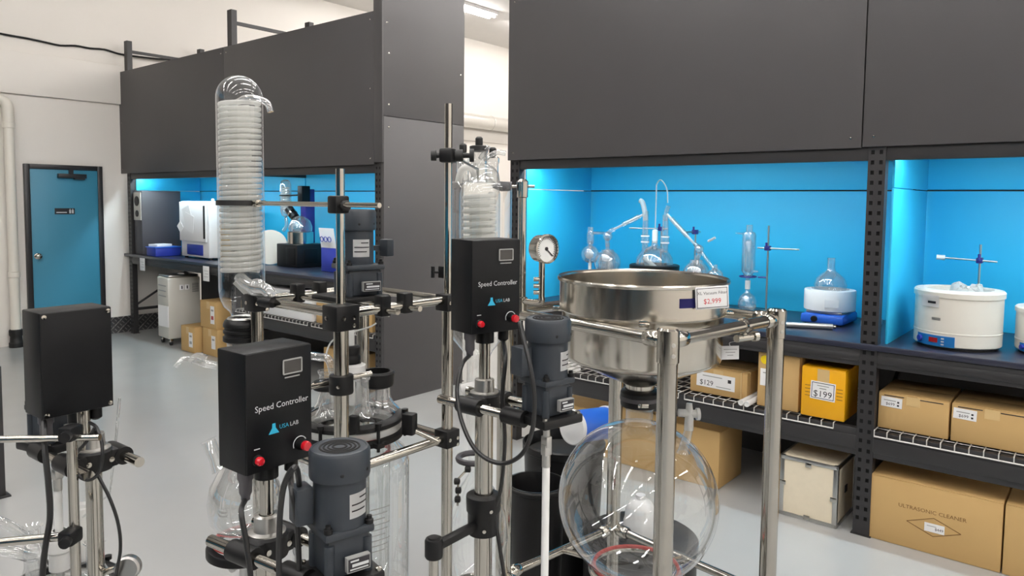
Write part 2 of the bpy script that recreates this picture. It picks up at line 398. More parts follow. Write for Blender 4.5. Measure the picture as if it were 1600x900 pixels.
left_rack = build_rack('display_rack', 'black steel rack with dark front panels and blue lined bench, reaching the white wall', [9.33, 6.95, 4.68], 3.2, [3.56, 3.56, 3.3],
    [(9.495, 7.04, 1.968, 3.2), (7.035, 4.705, 1.968, 3.2)], [[], [(6.88, 5.66), (5.60, 4.74)]], [[9.275], [4.735]])
right_rack = build_rack('display_rack', 'black steel rack with tall dark front panels above the steel filter and heating mantles', [3.235, 0.93, -1.375], 4.1, [4.1, 4.1, 4.1],
    [(3.285, 1.0, 1.962, 4.1), (0.994, -1.42, 1.966, 4.1)], [[(3.18, 2.42), (2.16, 1.955), (1.915, 1.08)], [(0.885, -0.1), (-0.12, -1.3)]], [[3.185], [0.865]])
for t, ya, yb in ((left_rack, 9.49, 4.62), (right_rack, 3.285, -1.42)):
    b = BM(); bx(b, XF-0.012, XB, yb, ya, 0.955, BT, 0.004); part('worktop', b, 'worktop', t)
b = BM(); bx(b, XF, XF+0.004, 0.975, 1.02, 1.985, 4.09); part('seam_backing', b, 'rack_black', right_rack)  # dark strip added so the bright wall does not show through the seam
# unseen rack copies added behind the camera to give the steel dark reflections
for i, yy in enumerate((-2.35, 2.38, 7.11)):
    r = right_rack.copy(); COL.objects.link(r); r.location = (-4.6, yy, 0); r.rotation_euler = (0, 0, PI); WL[r] = Vector(r.location)
    r['label'] = ['black steel rack across the room facing the heating mantles', 'black steel rack across the room facing the steel filter', 'black steel rack across the room facing the teal door side'][i]
    for ch in list(right_rack.children):
        if ch.name.startswith('led_profile') or ch.name.startswith('wire_deck'): continue
        q = ch.copy(); COL.objects.link(q); q.parent = r
        for g in ch.children: h = g.copy(); COL.objects.link(h); h.parent = q
# dark clad divider closing the end of the left rack
b = BM(); bx(b, XF-0.01, XB+0.01, 4.612, 4.632, 0.0, 4.3); dv = struct('wall_divider', b, 'panel_dark')
dv['label'] = 'dark clad end partition between the two racks'
b = BM(); bx(b, XF-0.012, XB+0.012, 4.595, 4.612, 2.358, 4.3, 0.002); part('cladding_panel', b, 'panel_dark', dv)
b = BM(); bx(b, XF-0.012, XB+0.012, 4.595, 4.612, 0.0, 2.353, 0.002); part('cladding_panel', b, 'panel_dark', dv)
b = BM(); bx(b, XF-0.03, XF-0.012, 4.595, 4.70, 1.985, 4.3, 0.002); part('edge_strip', b, 'panel_dark', dv)
for (X, Z) in ((3.98, 2.45), (3.98, 2.86), (3.98, 2.27), (4.82, 2.8), (3.98, 1.62), (3.98, 1.28), (3.98, 0.72), (4.82, 1.5), (4.82, 0.6), (3.96, 3.1)):
    b = BM(); lathe(b, (X, 4.595, Z), [(0.008, 0), (0.006, 0.003), (0, 0.0035)], 10, (0, -1, 0)); part('screw', b, 'steel', dv)

# ================================================================== goods on and under the racks
def carton(name, label, x0, x1, y0, y1, z0, h, m='cardboard', group=None, tape=True, flap=True, cat='box'):
    """closed carton with its front at x0, lid flaps and tape strip"""
    t = thing(name, label, cat, ((x0+x1)/2, (y0+y1)/2, z0), group)
    b = BM(); bx(b, x0, x1, y0, y1, z0+0.001, z0+h-0.004, 0.004); part('carton_body', b, m, t)
    if flap:
        xm = (x0+x1)/2
        for a, c in ((x0+0.001, xm-0.001), (xm+0.001, x1-0.001)):
            b = BM(); bx(b, a, c, y0+0.002, y1-0.002, z0+h-0.0035, z0+h, 0.001); part('lid_flap', b, m, t)
    if tape:
        ym = (y0+y1)/2; b = BM(); bx(b, x0-0.0012, x0, ym-0.03, ym+0.03, z0+h*0.72, z0+h-0.006); part('tape', b, 'tape', t)
    return t
def label_on(t, x, yc, zc, wd, ht, lines, tilt=0.0, border=False, mpaper='paper'):
    """paper label on a face at x turned to -x; lines: (string, size, dy(+left), dz, material)"""
    M = face_M((x-0.0015, yc, zc), (0, -1, 0), (0, 0, 1)) @ Matrix.Rotation(tilt, 4, 'Z')
    b = BM(); box(b, (0, 0, 0.0004), (wd, ht, 0.0016), M=M); p = part('paper_label', b, mpaper, t)
    if border:
        b = BM()
        for (cx_, cy_, sx, sy) in ((0, ht*0.42, wd*0.9, 0.003), (0, -ht*0.42, wd*0.9, 0.003), (wd*0.44, 0, 0.003, ht*0.86), (-wd*0.44, 0, 0.003, ht*0.86)): box(b, (cx_, cy_, 0.0014), (sx, sy, 0.0006), M=M)
        part('label_border', b, 'print_dark', p)
    for (st, sz, dx, dz, mm) in lines:
        b = BM()
        if st is None: box(b, (dx, dz, 0.0014), (sz[0], sz[1], 0.0006), M=M)
        else: text(b, st, sz, M @ Matrix.Translation((dx, dz, 0.0016)))
        part('label_print', b, mm, p)
    return p
DZK = 0.5605                                           # top of the wire decks
# --- right rack, shelf level
t = carton('shipping_carton', 'low strapped cardboard carton with a $129 label on the wire shelf', 4.02, 4.34, 1.575, 1.925, DZK, 0.155)
label_on(t, 4.02, 1.765, DZK+0.082, 0.235, 0.085, [('$129', 0.042, -0.055, -0.018, 'print_dark'), (None, (0.12, 0.005), -0.02, 0.024, 'frame_grey'), (None, (0.02, 0.02), 0.085, 0.012, 'print_dark'), (None, (0.09, 0.004), 0.05, -0.03, 'frame_grey')], -0.02)
b = BM(); bx(b, 4.012, 4.345, 1.606, 1.612, DZK+0.004, DZK+0.1575); part('strap', b, 'tape', t)
b = BM(); bx(b, 4.06, 4.066, 1.573, 1.927, DZK+0.004, DZK+0.1575); part('strap', b, 'tape', t)
t = carton('shipping_carton', 'tall cardboard carton with a yellow dot beside the yellow $199 box', 3.975, 4.24, 1.275, 1.50, DZK, 0.305, tape=False)
b = BM(); lathe(b, (3.975, 1.462, DZK+0.262), [(0.024, 0), (0.024, 0.001), (0, 0.0012)], 24, (-1, 0, 0)); part('dot_sticker', b, 'yellow_dot', t)
label_on(t, 3.975, 1.425, DZK+0.165, 0.12, 0.095, [(None, (0.07, 0.006), -0.01, 0.025, 'frame_grey'), (None, (0.05, 0.014), 0.0, -0.015, 'print_dark')])
t = carton('retail_box', 'bright yellow box with a white $199 label on the wire shelf', 3.955, 4.20, 1.035, 1.255, DZK, 0.265, 'yellow_board')
label_on(t, 3.955, 1.145, DZK+0.145, 0.125, 0.095, [('$199', 0.047, 0, -0.018, 'print_dark'), (None, (0.06, 0.004), 0, 0.026, 'frame_grey'), (None, (0.035, 0.005), 0, 0.012, 'frame_grey')], -0.03, True)
b = BM()
for yy, s_ in ((1.222, 0.028), (1.062, 0.03)):
    for z in (0.11, 0.128, 0.146, 0.164): bx(b, 3.9542, 3.955, yy-s_/2, yy+s_/2, DZK+z, DZK+z+0.003)
part('printed_lines', b, 'print_brown', t, kind='stuff')
for i, (yy, dx) in enumerate(((1.562, 0.0), (1.527, -0.006))):
    t = thing('paper_roll', ['white rolled tube end beside the strapped carton', 'white rolled tube end beside the tall dotted carton'][i], 'roll', (4.05, yy, DZK), 'white rolls on the wire shelf')
    b = BM(); lathe(b, (3.90+dx, yy, DZK+0.0165), [(0.011, 0.0), (0.016, 0.0), (0.016, 0.34), (0.011, 0.34), (0.011, 0.0)], 18, (1, 0, 0)); part('roll_body', b, 'white_plastic', t)
    b = BM(); lathe(b, (3.90+dx, yy, DZK+0.0165), [(0.0, 0.004), (0.0105, 0.004), (0.0105, 0.012)], 18, (1, 0, 0)); part('end_plug', b, 'ptfe', t)
def price699(t, y): label_on(t, 3.99, y, DZK+0.138, 0.095, 0.05, [('$699', 0.02, -0.005, -0.01, 'print_dark'), (None, (0.055, 0.004), -0.008, 0.008, 'frame_grey'), (None, (0.009, 0.009), 0.03, 0.004, 'print_dark'), (None, (0.009, 0.009), 0.03, -0.012, 'print_dark')], -0.03)
t = carton('shipping_carton', 'wide cardboard carton with a $699 label beside the rack post', 3.99, 4.33, 0.575, 0.885, DZK, 0.185); price699(t, 0.825)
b = BM()
for ya, yb in ((0.77, 0.86), (0.60, 0.70)): bx(b, 3.9885, 3.9905, ya, yb, DZK+0.168, DZK+0.172)
part('lid_gap', b, 'print_dark', t, kind='stuff')
t = carton('shipping_carton', 'wide cardboard carton with a $699 label above the second ultrasonic carton', 3.99, 4.33, 0.24, 0.565, DZK, 0.185); price699(t, 0.51)
b = BM()
for ya, yb in ((0.44, 0.54), (0.27, 0.37)): bx(b, 3.9885, 3.9905, ya, yb, DZK+0.168, DZK+0.172)
part('lid_gap', b, 'print_dark', t, kind='stuff')
# --- right rack, floor level
def ultra(label, y0, y1, printed):
    t = carton('floor_carton', label, 3.945, 4.40, y0, y1, 0.0, 0.33, tape=False)
    if printed:
        M = face_M((3.9445, 0.62, 0.205), (0, -1, 0), (0, 0, 1))
        b = BM(); text(b, 'ULTRASONIC CLEANER', 0.026, M, squeeze=1.05); part('printed_words', b, 'print_brown', t)
        b = BM()
        L_ = [(-0.115, 0), (0, 0.045), (0.115, 0), (0, -0.045)]
        Md = face_M((3.9448, 0.61, 0.135), (0, -1, 0), (0, 0, 1))
        for i in range(4):
            p, q = L_[i], L_[(i+1) % 4]; tube(b, [Md @ Vector((*p, 0)), Md @ Vector((*q, 0))], 0.0018, 5)
        part('printed_diamond', b, 'print_brown', t)
        label_on(t, 3.9445, 0.605, 0.132, 0.085, 0.042, [('$449', 0.018, 0.02, -0.004, 'print_dark'), (None, (0.04, 0.003), -0.012, 0.008, 'frame_grey')])
    return t
ultra('large cardboard carton printed ultrasonic cleaner with a diamond mark on the floor', 0.335, 0.895, True)
ultra('large plain cardboard carton on the floor past the ultrasonic cleaner carton', -0.24, 0.328, False)
# white crate with aluminium edges
t = thing('packing_crate', 'cream crate with metal edges standing on the floor under the rack', 'crate', (4.09, 1.195, 0))
cx0, cx1, cy0, cy1, ch = 3.935, 4.26, 1.05, 1.342, 0.325
b = BM(); bx(b, cx0, cx1, cy0, cy1, 0.004, ch); part('crate_body', b, 'wood_light', t)
for (a, c_) in ((0, 0), (0, 1), (1, 0), (1, 1)):
    X = (cx0, cx1)[a]; Y = (cy0, cy1)[c_]
    b = BM(); bx(b, X-0.004 if a == 0 else X-0.02, X+0.02 if a == 0 else X+0.004, Y-0.004 if c_ == 0 else Y-0.02, Y+0.02 if c_ == 0 else Y+0.004, 0.0, ch+0.004, 0.002); part('corner_strip', b, 'alu', t)
for Z in (0.0, ch-0.016):
    for Y in (cy0, cy1): b = BM(); bx(b, cx0-0.005, cx1+0.005, Y-0.005, Y+0.005, Z, Z+0.02, 0.002); part('edge_strip', b, 'alu', t)
    for X in (cx0, cx1): b = BM(); bx(b, X-0.005, X+0.005, cy0-0.003, cy1+0.003, Z, Z+0.02, 0.002); part('edge_strip', b, 'alu', t)
for (Y, Z) in ((1.196, 0.018), (1.196, ch-0.022), (1.065, 0.15), (1.327, 0.18)):
    b = BM(); bx(b, cx0-0.008, cx0-0.003, Y-0.016, Y+0.016, Z-0.012, Z+0.012, 0.002); part('clip', b, 'steel', t)
b = BM(); bx(b, 4.07, 4.11, cy0-0.006, cy0-0.001, 0.15, 0.19, 0.002); part('handle_cup', b, 'print_dark', t)
carton('floor_carton', 'tall plain cardboard carton on the floor behind the big glass flask', 4.02, 4.36, 1.73, 2.10, 0.0, 0.345, tape=False)
carton('floor_carton', 'cardboard carton on the floor behind the white shaft and grey motor', 4.05, 4.40, 2.45, 2.95, 0.0, 0.30, tape=False)
carton('flat_carton', 'flat open cardboard tray under the shelf beside the blue roll', 4.02, 4.42, 2.05, 2.42, 0.40-0.4, 0.37, tape=False)
# --- right rack, worktop: mantles
def mantle(label, cx_, cy_, R, h, tag=None):
    t = thing('heating_mantle', label, 'heating mantle', (cx_, cy_, BT))
    pr = [(R*0.93, 0.012), (R*0.97, 0.014), (R, 0.02), (R, h*0.27), (R*1.008, h*0.275), (R*1.008, h*0.295), (R, h*0.30), (R, h*0.88), (R*1.03, h*0.885), (R*1.035, h*0.97), (R*1.0, h), (R*0.78, h*1.01)]
    b = BM(); lathe(b, (cx_, cy_, BT), pr, 48, cap0=True); part('mantle_body', b, 'enamel', t)
    b = BM(); lathe(b, (cx_, cy_, BT), [(R*0.79, h*1.01), (R*0.74, h*0.99)] + [(R*0.74*math.cos(a*PI/16), h*0.98-R*0.62*math.sin(a*PI/16)) for a in range(9)], 40); part('heating_bowl', b, 'mantle_cloth', t)
    b = BM(); lathe(b, (cx_, cy_, BT), [(R*0.9, 0.0), (R*0.9, 0.013), (0, 0.013)], 32, cap0=True); part('foot_ring', b, 'rubber', t)
    # control panel wrapped on the lower body
    a0, a1 = tag['pan']
    def strip(z0, z1, a0, a1, rr, n=10):
        b = BM(); V = [[b.verts.new((cx_+r_*math.cos(a0+(a1-a0)*i/n), cy_+r_*math.sin(a0+(a1-a0)*i/n), BT+z)) for i in range(n+1)] for r_, z in ((rr, z0), (rr, z1))]
        for i in range(n): b.faces.new((V[0][i], V[0][i+1], V[1][i+1], V[1][i]))
        r_ = bmesh.ops.solidify(b, geom=b.faces[:], thickness=0.002); return b
    p = part('control_panel', strip(h*0.06, h*0.24, a0, a1, R+0.003), 'panel_blue', t)
    da = a1-a0
    part('display', strip(h*0.12, h*0.2, a0+da*0.40, a0+da*0.62, R+0.0055), 'red_button', p)
    for k in range(3): part('button', strip(h*(0.085+0.05*k), h*(0.11+0.05*k), a0+da*0.70, a0+da*0.77, R+0.0055), 'paper', p)
    am = a0+da*0.12; b = BM(); lathe(b, (cx_+math.cos(am)*(R+0.003), cy_+math.sin(am)*(R+0.003), BT+h*0.15), [(h*0.055, 0), (h*0.05, 0.01), (0, 0.011)], 20, (math.cos(am), math.sin(am), 0)); part('dial', b, 'deep_blue', p)
    if 'note' in tag:
        part('price_note', strip(h*0.72, h*0.92, tag['note'][0], tag['note'][1], R*1.04), 'paper', t)
        s0, s1 = tag['note']; part('note_print', strip(h*0.78, h*0.82, s0+(s1-s0)*0.4, s0+(s1-s0)*0.85, R*1.04+0.002), 'print_dark', t)
        part('maker_print', strip(h*0.50, h*0.545, s0+0.28, s0+0.50, R+0.002), 'frame_grey', t)
    return t
def dirang(cx_, cy_, px, py, z):       # angle on a round body under a pixel column
    p = onz(px, py, z); return math.atan2(p.y-cy_, p.x-cx_)
mantle('large cream heating mantle with a blue control panel on the right bench', 4.205, 0.59, 0.190, 0.285, {'pan': (PI-0.90, PI+0.10), 'note': (PI-0.74, PI-0.28)})
mantle('smaller cream heating mantle half hidden behind the large one', 4.30, 0.19, 0.17, 0.22, {'pan': (PI-0.95, PI+0.05)})
t = thing('plastic_bag', 'crumpled clear plastic bag lying in the large heating mantle', 'bag', (4.24, 0.56, BT+0.18))
b = BM(); n0 = 26
for k in range(5):
    c_ = Vector((4.24+random.uniform(-0.04, 0.06), 0.555+random.uniform(-0.05, 0.05), BT+0.27+random.uniform(-0.02, 0.012)))
    ball(b, c_, random.uniform(0.035, 0.05), 14)
for v in b.verts: v.co += Vector((random.uniform(-1, 1), random.uniform(-1, 1), random.uniform(-1, 1)))*0.009
part('bag_film', b, 'glass_coil', t)
def stand(name, label, x, y, z, h, rod_z, rod_dir, rod_len, rod_back, m='alu', base=(0.2, 0.14)):
    t = thing(name, label, 'lab stand', (x, y, z))
    b = BM(); box(b, (x, y-0.0, z+0.008), (base[0], base[1], 0.016), 0, 0.003); part('base_plate', b, 'enamel', t)
    b = BM(); cyl(b, (x, y, z+0.016), (x, y, z+h), 0.006, 10); part('stand_rod', b, m, t)
    d = Vector(rod_dir).normalized(); p = Vector((x, y, z+rod_z)) + Vector((-0.012, 0, 0))
    b = BM(); cyl(b, p-d*rod_back, p+d*rod_len, 0.005, 10); part('clamp_rod', b, m, t)
    b = BM(); box(b, (x-0.006, y, z+rod_z), (0.045, 0.03, 0.03), 0, 0.004); cyl(b, (x-0.03, y, z+rod_z), (x-0.03, y, z+rod_z+0.035), 0.007, 10); part('boss_head', b, 'sticker_blue', t)
    return t, p, d
t, p, d = stand('lab_stand', 'lab stand with a white tipped side rod behind the large heating mantle', 4.62, 0.56, BT, 0.49, 0.405, (-0.2, 1, 0.05), 0.17, 0.08)
b = BM(); cyl(b, p+d*0.16, p+d*0.20, 0.014, 12); part('white_tip', b, 'ptfe', t)

# --- small heater on a blue hotplate
t = thing('hotplate', 'blue hotplate carrying the small white heater on the bench', 'hotplate', (4.52, 1.29, BT))
b = BM(); box(b, (4.52, 1.29, BT+0.034), (0.30, 0.24, 0.055), 0, 0.014); part('plate_body', b, 'blue_plastic', t)
b = BM(); box(b, (4.52, 1.29, BT+0.069), (0.22, 0.20, 0.014), 0, 0.003); part('top_plate', b, 'alu', t)
b = BM(); lathe(b, (4.37, 1.33, BT+0.035), [(0.018, 0), (0.016, 0.014), (0, 0.015)], 18, (-1, 0, 0)); part('dial', b, 'black_plastic', t)
for sx in (-0.12, 0.12):
    for sy in (-0.09, 0.09): b = BM(); lathe(b, (4.52+sx, 1.29+sy, BT), [(0.012, 0), (0.012, 0.008)], 12, cap0=True, cap1=True); part('foot', b, 'rubber', t)
t = thing('round_heater', 'small white round heater with a price note on the blue hotplate', 'heater', (4.52, 1.29, BT+0.077))
hz = BT+0.0765
b = BM(); lathe(b, (4.52, 1.29, hz), [(0.136, 0), (0.141, 0.003), (0.142, 0.008), (0.142, 0.114), (0.139, 0.12), (0.105, 0.122), (0.10, 0.112), (0.06, 0.07), (0, 0.05)], 44, cap0=True); part('heater_body', b, 'white_plastic', t)
b = BM(); aa = PI+0.35; M = face_M((4.52+0.1435*math.cos(aa), 1.29+0.1435*math.sin(aa), hz+0.05), (math.sin(aa), -math.cos(aa), 0), (0, 0, 1)); box(b, (0, 0, 0.001), (0.075, 0.045, 0.002), M=M); p = part('paper_label', b, 'paper', t)
b = BM(); text(b, '$499', 0.022, M @ Matrix.Translation((0, -0.004, 0.0022))); part('label_print', b, 'print_dark', p)
t = solo('round_flask', lathe(BM(), (4.52, 1.29, hz), [(0, 0.054), (0.05, 0.066), (0.085, 0.10), (0.092, 0.145), (0.078, 0.185), (0.045, 0.215), (0.026, 0.23), (0.022, 0.245), (0.022, 0.30), (0.026, 0.305)], 36), 'glass_lab', 'round glass flask seated in the small white heater', 'flask')
t = thing('glass_tube_case', 'silver bar lying along the bench edge beside the blue hotplate', 'bar', (4.16, 1.32, BT))
b = BM(); cyl(b, (4.26, 1.195, BT+0.0165), (4.07, 1.62, BT+0.0165), 0.016, 16); part('bar_body', b, 'alu', t)
b = BM(); cyl(b, (4.2615, 1.192, BT+0.0165), (4.266, 1.181, BT+0.0165), 0.012, 16); part('end_cap', b, 'steel', t)
t = thing('bench_switch', 'small pale power bar on the bench beside the blue hotplate and rack post', 'power bar', (4.62, 1.06, BT))
b = BM(); bx(b, 4.50, 4.66, 1.03, 1.11, BT, BT+0.035, 0.004); part('bar_body', b, 'white_plastic', t)
b = BM(); lathe(b, (4.56, 1.07, BT+0.035), [(0.03, 0), (0.035, 0.02), (0.02, 0.05), (0, 0.055)], 18); part('glass_cap', b, 'glass_lab', t)

# --- extractor on a stand
ex, ey = 4.52, 1.735
t, p, d = stand('lab_stand', 'lab stand with a long side rod holding the glass extractor', ex+0.02, ey-0.06, BT, 0.56, 0.42, (-0.1, 1, 0), 0.06, 0.19)
b = BM(); torus(b, (ex, ey+0.055, BT+0.235), 0.05, 0.005, 28, 8); cyl(b, (ex+0.01, ey-0.005, BT+0.235), (ex+0.02, ey-0.055, BT+0.235), 0.005, 8); part('support_ring', b, 'sticker_blue', t)
t = thing('glass_extractor', 'tall glass extractor tube above a small round flask on the bench', 'glassware', (ex, ey+0.055, BT))
c_ = (ex, ey+0.055, BT)
b = BM(); lathe(b, c_, [(0.012, 0.15), (0.012, 0.22), (0.03, 0.25), (0.042, 0.27), (0.042, 0.50), (0.036, 0.515), (0.02, 0.52), (0.02, 0.56), (0.024, 0.562)], 28); part('outer_tube', b, 'glass_lab', t)
b = BM(); lathe(b, c_, [(0.012, 0.26), (0.026, 0.275), (0.026, 0.45), (0.012, 0.47)], 22); part('inner_tube', b, 'glass_lab', t)
b = BM(); lathe(b, c_, [(0, 0.006), (0.03, 0.012), (0.055, 0.04), (0.058, 0.075), (0.045, 0.11), (0.02, 0.13), (0.014, 0.145), (0.014, 0.19)], 28); part('bottom_flask', b, 'glass_lab', t)
b = BM(); lathe(b, c_, [(0.016, 0.155), (0.017, 0.21)], 16); part('ground_joint', b, 'ptfe', t)
b = BM(); tube(b, [(ex-0.03, ey+0.085, BT+0.505), (ex-0.06, ey+0.12, BT+0.51)], 0.006, 8); part('hose_nozzle', b, 'glass_lab', t)
b = BM(); tube(b, [(ex-0.02, ey+0.015, BT+0.27), (ex-0.03, ey-0.02, BT+0.275)], 0.006, 8); part('hose_nozzle', b, 'glass_lab', t)

# --- distillation set
gx, gy = 4.42, 2.40
t = thing('heating_mantle', 'low dark round mantle under the multi-neck flask', 'heating mantle', (gx, gy, BT))
b = BM(); lathe(b, (gx, gy, BT), [(0.135, 0), (0.14, 0.01), (0.14, 0.23), (0.165, 0.235), (0.168, 0.275), (0.16, 0.28), (0.125, 0.28), (0.10, 0.2), (0, 0.14)], 40, cap0=True); part('mantle_body', b, 'black_plastic', t)
t = thing('distillation_glassware', 'glass distillation set with two slanting condensers and receiving flasks', 'glassware', (gx, gy, BT))
G = 'glass_lab'
fz = BT+0.275
b = BM(); lathe(b, (gx, gy, fz), [(0, -0.11), (0.06, -0.095), (0.11, -0.05), (0.128, 0.0), (0.12, 0.05), (0.09, 0.095), (0.05, 0.118), (0.025, 0.13), (0.02, 0.15), (0.02, 0.165)], 40); part('boiling_flask', b, G, t)
b = BM(); tube(b, smooth_path([(gx+0.06, gy+0.085, fz-0.02), (gx-0.02, gy+0.06, fz+0.04), (gx-0.07, gy+0.01, fz+0.03), (gx-0.075, gy-0.05, fz-0.01)], 6), 0.016, 10); part('inner_dip', b, 'glass_coil', t)
b = BM(); lathe(b, (gx, gy, fz), [(0.017, 0.15), (0.019, 0.16), (0.019, 0.235), (0.008, 0.24)], 18, cap1=True); part('stopper', b, 'ptfe', t)
# columns on the left and right necks
cols = []
for s, top in ((1, 0.365), (-1, 0.34)):
    yb = gy+s*0.075
    b = BM(); lathe(b, (gx, yb, fz), [(0.02, 0.085), (0.022, 0.10), (0.022, 0.14), (0.028, 0.145), (0.028, 0.20), (0.022, 0.205), (0.022, 0.26), (0.02, 0.27), (0.02, top)], 18); part('column', b, G, t)
    b = BM(); lathe(b, (gx, yb, fz), [(0.0285, 0.15), (0.0285, 0.158)], 18); lathe(b, (gx, yb, fz), [(0.0285, 0.19), (0.0285, 0.198)], 18); part('column_band', b, 'ptfe', t)
    cols.append(Vector((gx, yb, fz+top)))
b = BM(); tube(b, smooth_path([(gx, gy+0.075, fz+0.30), (gx-0.005, gy+0.08, fz+0.36), (gx-0.01, gy+0.095, fz+0.42), (gx-0.01, gy+0.115, fz+0.435)], 5), 0.017, 12); part('still_head', b, 'glass_coil', t)
b = BM(); tube(b, smooth_path([(gx, gy-0.075, fz+0.30), (gx, gy-0.08, fz+0.36), (gx, gy-0.095, fz+0.40)], 5), 0.015, 12); part('still_head', b, G, t)
pa = Vector((gx, gy+0.08, fz+0.345)); pb = Vector((gx-0.06, gy+0.285, fz+0.235))
b = BM(); tube(b, [pa, pb], 0.0085, 10); part('condenser', b, 'glass_coil', t)
b = BM(); tube(b, [pa.lerp(pb, 0.18), pa.lerp(pb, 0.72)], 0.017, 14, cap=False); part('condenser_jacket', b, G, t)
qa = Vector((gx, gy-0.085, fz+0.345)); qb = Vector((gx-0.03, gy-0.30, fz+0.16))
b = BM(); tube(b, [qa, qb], 0.0085, 10); part('condenser', b, 'glass_coil', t)
b = BM(); tube(b, [qa.lerp(qb, 0.15), qa.lerp(qb, 0.75)], 0.017, 14, cap=False); part('condenser_jacket', b, G, t)
b = BM(); tube(b, smooth_path([(gx, gy, fz+0.24), (gx, gy-0.002, fz+0.50), (gx, gy-0.004, fz+0.545), (gx, gy-0.03, fz+0.572), (gx, gy-0.062, fz+0.545), (gx, gy-0.082, fz+0.50), (gx, gy-0.088, fz+0.42)], 6), 0.0045, 8); part('bent_tube', b, 'glass_coil', t)
def flask_bm(c_, R, neck, nr, seg=28):
    b = BM(); prof = [(R*math.sin(PI*i/14), -R*math.cos(PI*i/14)) for i in range(0, 13)] + [(nr, R*1.05), (nr, R+neck), (nr*1.15, R+neck+0.003)]
    return lathe(b, c_, prof, seg)
# left receivers
ra = pb + Vector((0, 0.01, -0.01))
b = BM(); tube(b, smooth_path([pb, pb+Vector((-0.01, 0.03, -0.02)), pb+Vector((-0.01, 0.05, -0.06)), pb+Vector((0, 0.05, -0.12))], 5), 0.016, 12); ball(b, pb+Vector((-0.01, 0.045, -0.05)), 0.034, 16); part('receiver_adapter', b, G, t)
fl = pb+Vector((0.0, 0.05, -0.235)); part('receiving_flask', flask_bm(fl, 0.092, 0.04, 0.016), G, t)
b = BM()
for k in range(4): lathe(b, fl+Vector((0, 0, -0.08)), [(0.006+0.012*k, 0.17), (0.010+0.016*k, 0.09), (0.014+0.018*k, 0.02)], 12)
part('flow_funnel', b, 'glass_lab', t)
fl2 = pb+Vector((-0.06, 0.155, -0.18)); part('receiving_flask', flask_bm(fl2, 0.062, 0.03, 0.014), G, t)
b = BM(); lathe(b, fl2, [(0.02, 0.07), (0.026, 0.08), (0.026, 0.15), (0.02, 0.165), (0.02, 0.19)], 18); tube(b, [fl2+Vector((0, -0.02, 0.15)), pb+Vector((-0.01, 0.05, -0.03))], 0.009, 8); part('side_receiver_neck', b, G, t)
b = BM(); ball(b, fl2+Vector((-0.01, 0, -0.005)), 0.028, 14); tube(b, [fl2+Vector((0, 0, 0.05)), fl2+Vector((0, 0, -0.06))], 0.006, 8); part('inner_bulb', b, 'glass_coil', t)
b = BM(); cyl(b, fl+Vector((0, 0, -0.091)), (fl.x, fl.y, BT), 0.045, 20); part('flask_support', b, 'ptfe', t)
b = BM(); cyl(b, fl2+Vector((0, 0, -0.06)), (fl2.x, fl2.y, BT), 0.012, 12); part('flask_support', b, 'ptfe', t)
# right receivers
b = BM(); tube(b, smooth_path([qb, qb+Vector((0, -0.03, -0.02)), qb+Vector((0, -0.04, -0.06)), qb+Vector((0, -0.02, -0.11))], 5), 0.014, 12); ball(b, qb+Vector((0, -0.035, -0.035)), 0.03, 16); part('receiver_adapter', b, G, t)
fr_ = qb+Vector((0, -0.02, -0.195)); part('receiving_flask', flask_bm(fr_, 0.085, 0.035, 0.016), G, t)
b = BM()
for k in range(4): lathe(b, fr_+Vector((0, 0, -0.07)), [(0.006+0.012*k, 0.16), (0.010+0.016*k, 0.08), (0.014+0.018*k, 0.01)], 12)
part('flow_funnel', b, 'glass_lab', t)
b = BM(); tube(b, [qb+Vector((0, -0.05, -0.05)), qb+Vector((0, -0.155, -0.175))], 0.011, 10); part('side_arm', b, G, t)
fr2 = qb+Vector((0, -0.15, -0.20)); part('receiving_flask', flask_bm(fr2, 0.05, 0.02, 0.012), G, t)
b = BM(); tube(b, [qb+Vector((-0.01, -0.10, 0.02)), qb+Vector((-0.02, -0.15, 0.045))], 0.008, 8); part('hose_nozzle', b, 'glass_coil', t)
b = BM(); cyl(b, fr_+Vector((0, 0, -0.084)), (fr_.x, fr_.y, BT), 0.045, 20); part('flask_support', b, 'ptfe', t)
b = BM(); cyl(b, fr2+Vector((0, 0, -0.049)), (fr2.x, fr2.y, BT), 0.015, 12); part('flask_support', b, 'ptfe', t)
stand('lab_stand', 'thin lab stand clamping the left slanting condenser behind the dark mantle', gx+0.19, gy+0.055, BT, 0.53, 0.515, (-0.35, 1, 0), 0.22, 0.05)
stand('lab_stand', 'thin lab stand clamping the condenser above the right receiving flask', gx+0.10, gy-0.245, BT, 0.52, 0.505, (-1, 0.3, 0), 0.10, 0.05)

# --- left rack: bench goods
t = thing('vacuum_oven', 'tall dark grey oven cabinet against the white wall on the bench end', 'oven', (4.20, 9.16, BT))
b = BM(); bx(b, 3.965, 4.44, 9.05, 9.262, BT+0.002, BT+0.775, 0.006); part('cabinet', b, 'dark_cabinet', t)
b = BM(); bx(b, 3.955, 3.965, 9.06, 9.25, BT+0.42, BT+0.755, 0.003); pn = part('gauge_panel', b, 'chiller_grey', t)
for z, r in ((0.65, 0.06), (0.50, 0.04)):
    b = BM(); lathe(b, (3.955, 9.155, BT+z), [(r, 0), (r, 0.006), (0, 0.007)], 20, (-1, 0, 0)); part('round_gauge', b, 'black_plastic', pn)
t = thing('document_case', 'flat blue case with white sheets lying on the bench beside the dark oven', 'case', (4.10, 8.78, BT))
b = BM(); box(b, (4.10, 8.80, BT+0.05), (0.30, 0.24, 0.10), 0.0, 0.008); part('case_body', b, 'deep_blue', t)
b = BM(); box(b, (4.10, 8.80, BT+0.106), (0.32, 0.26, 0.012), 0.0, 0.003); part('case_lid', b, 'blue_plastic', t)
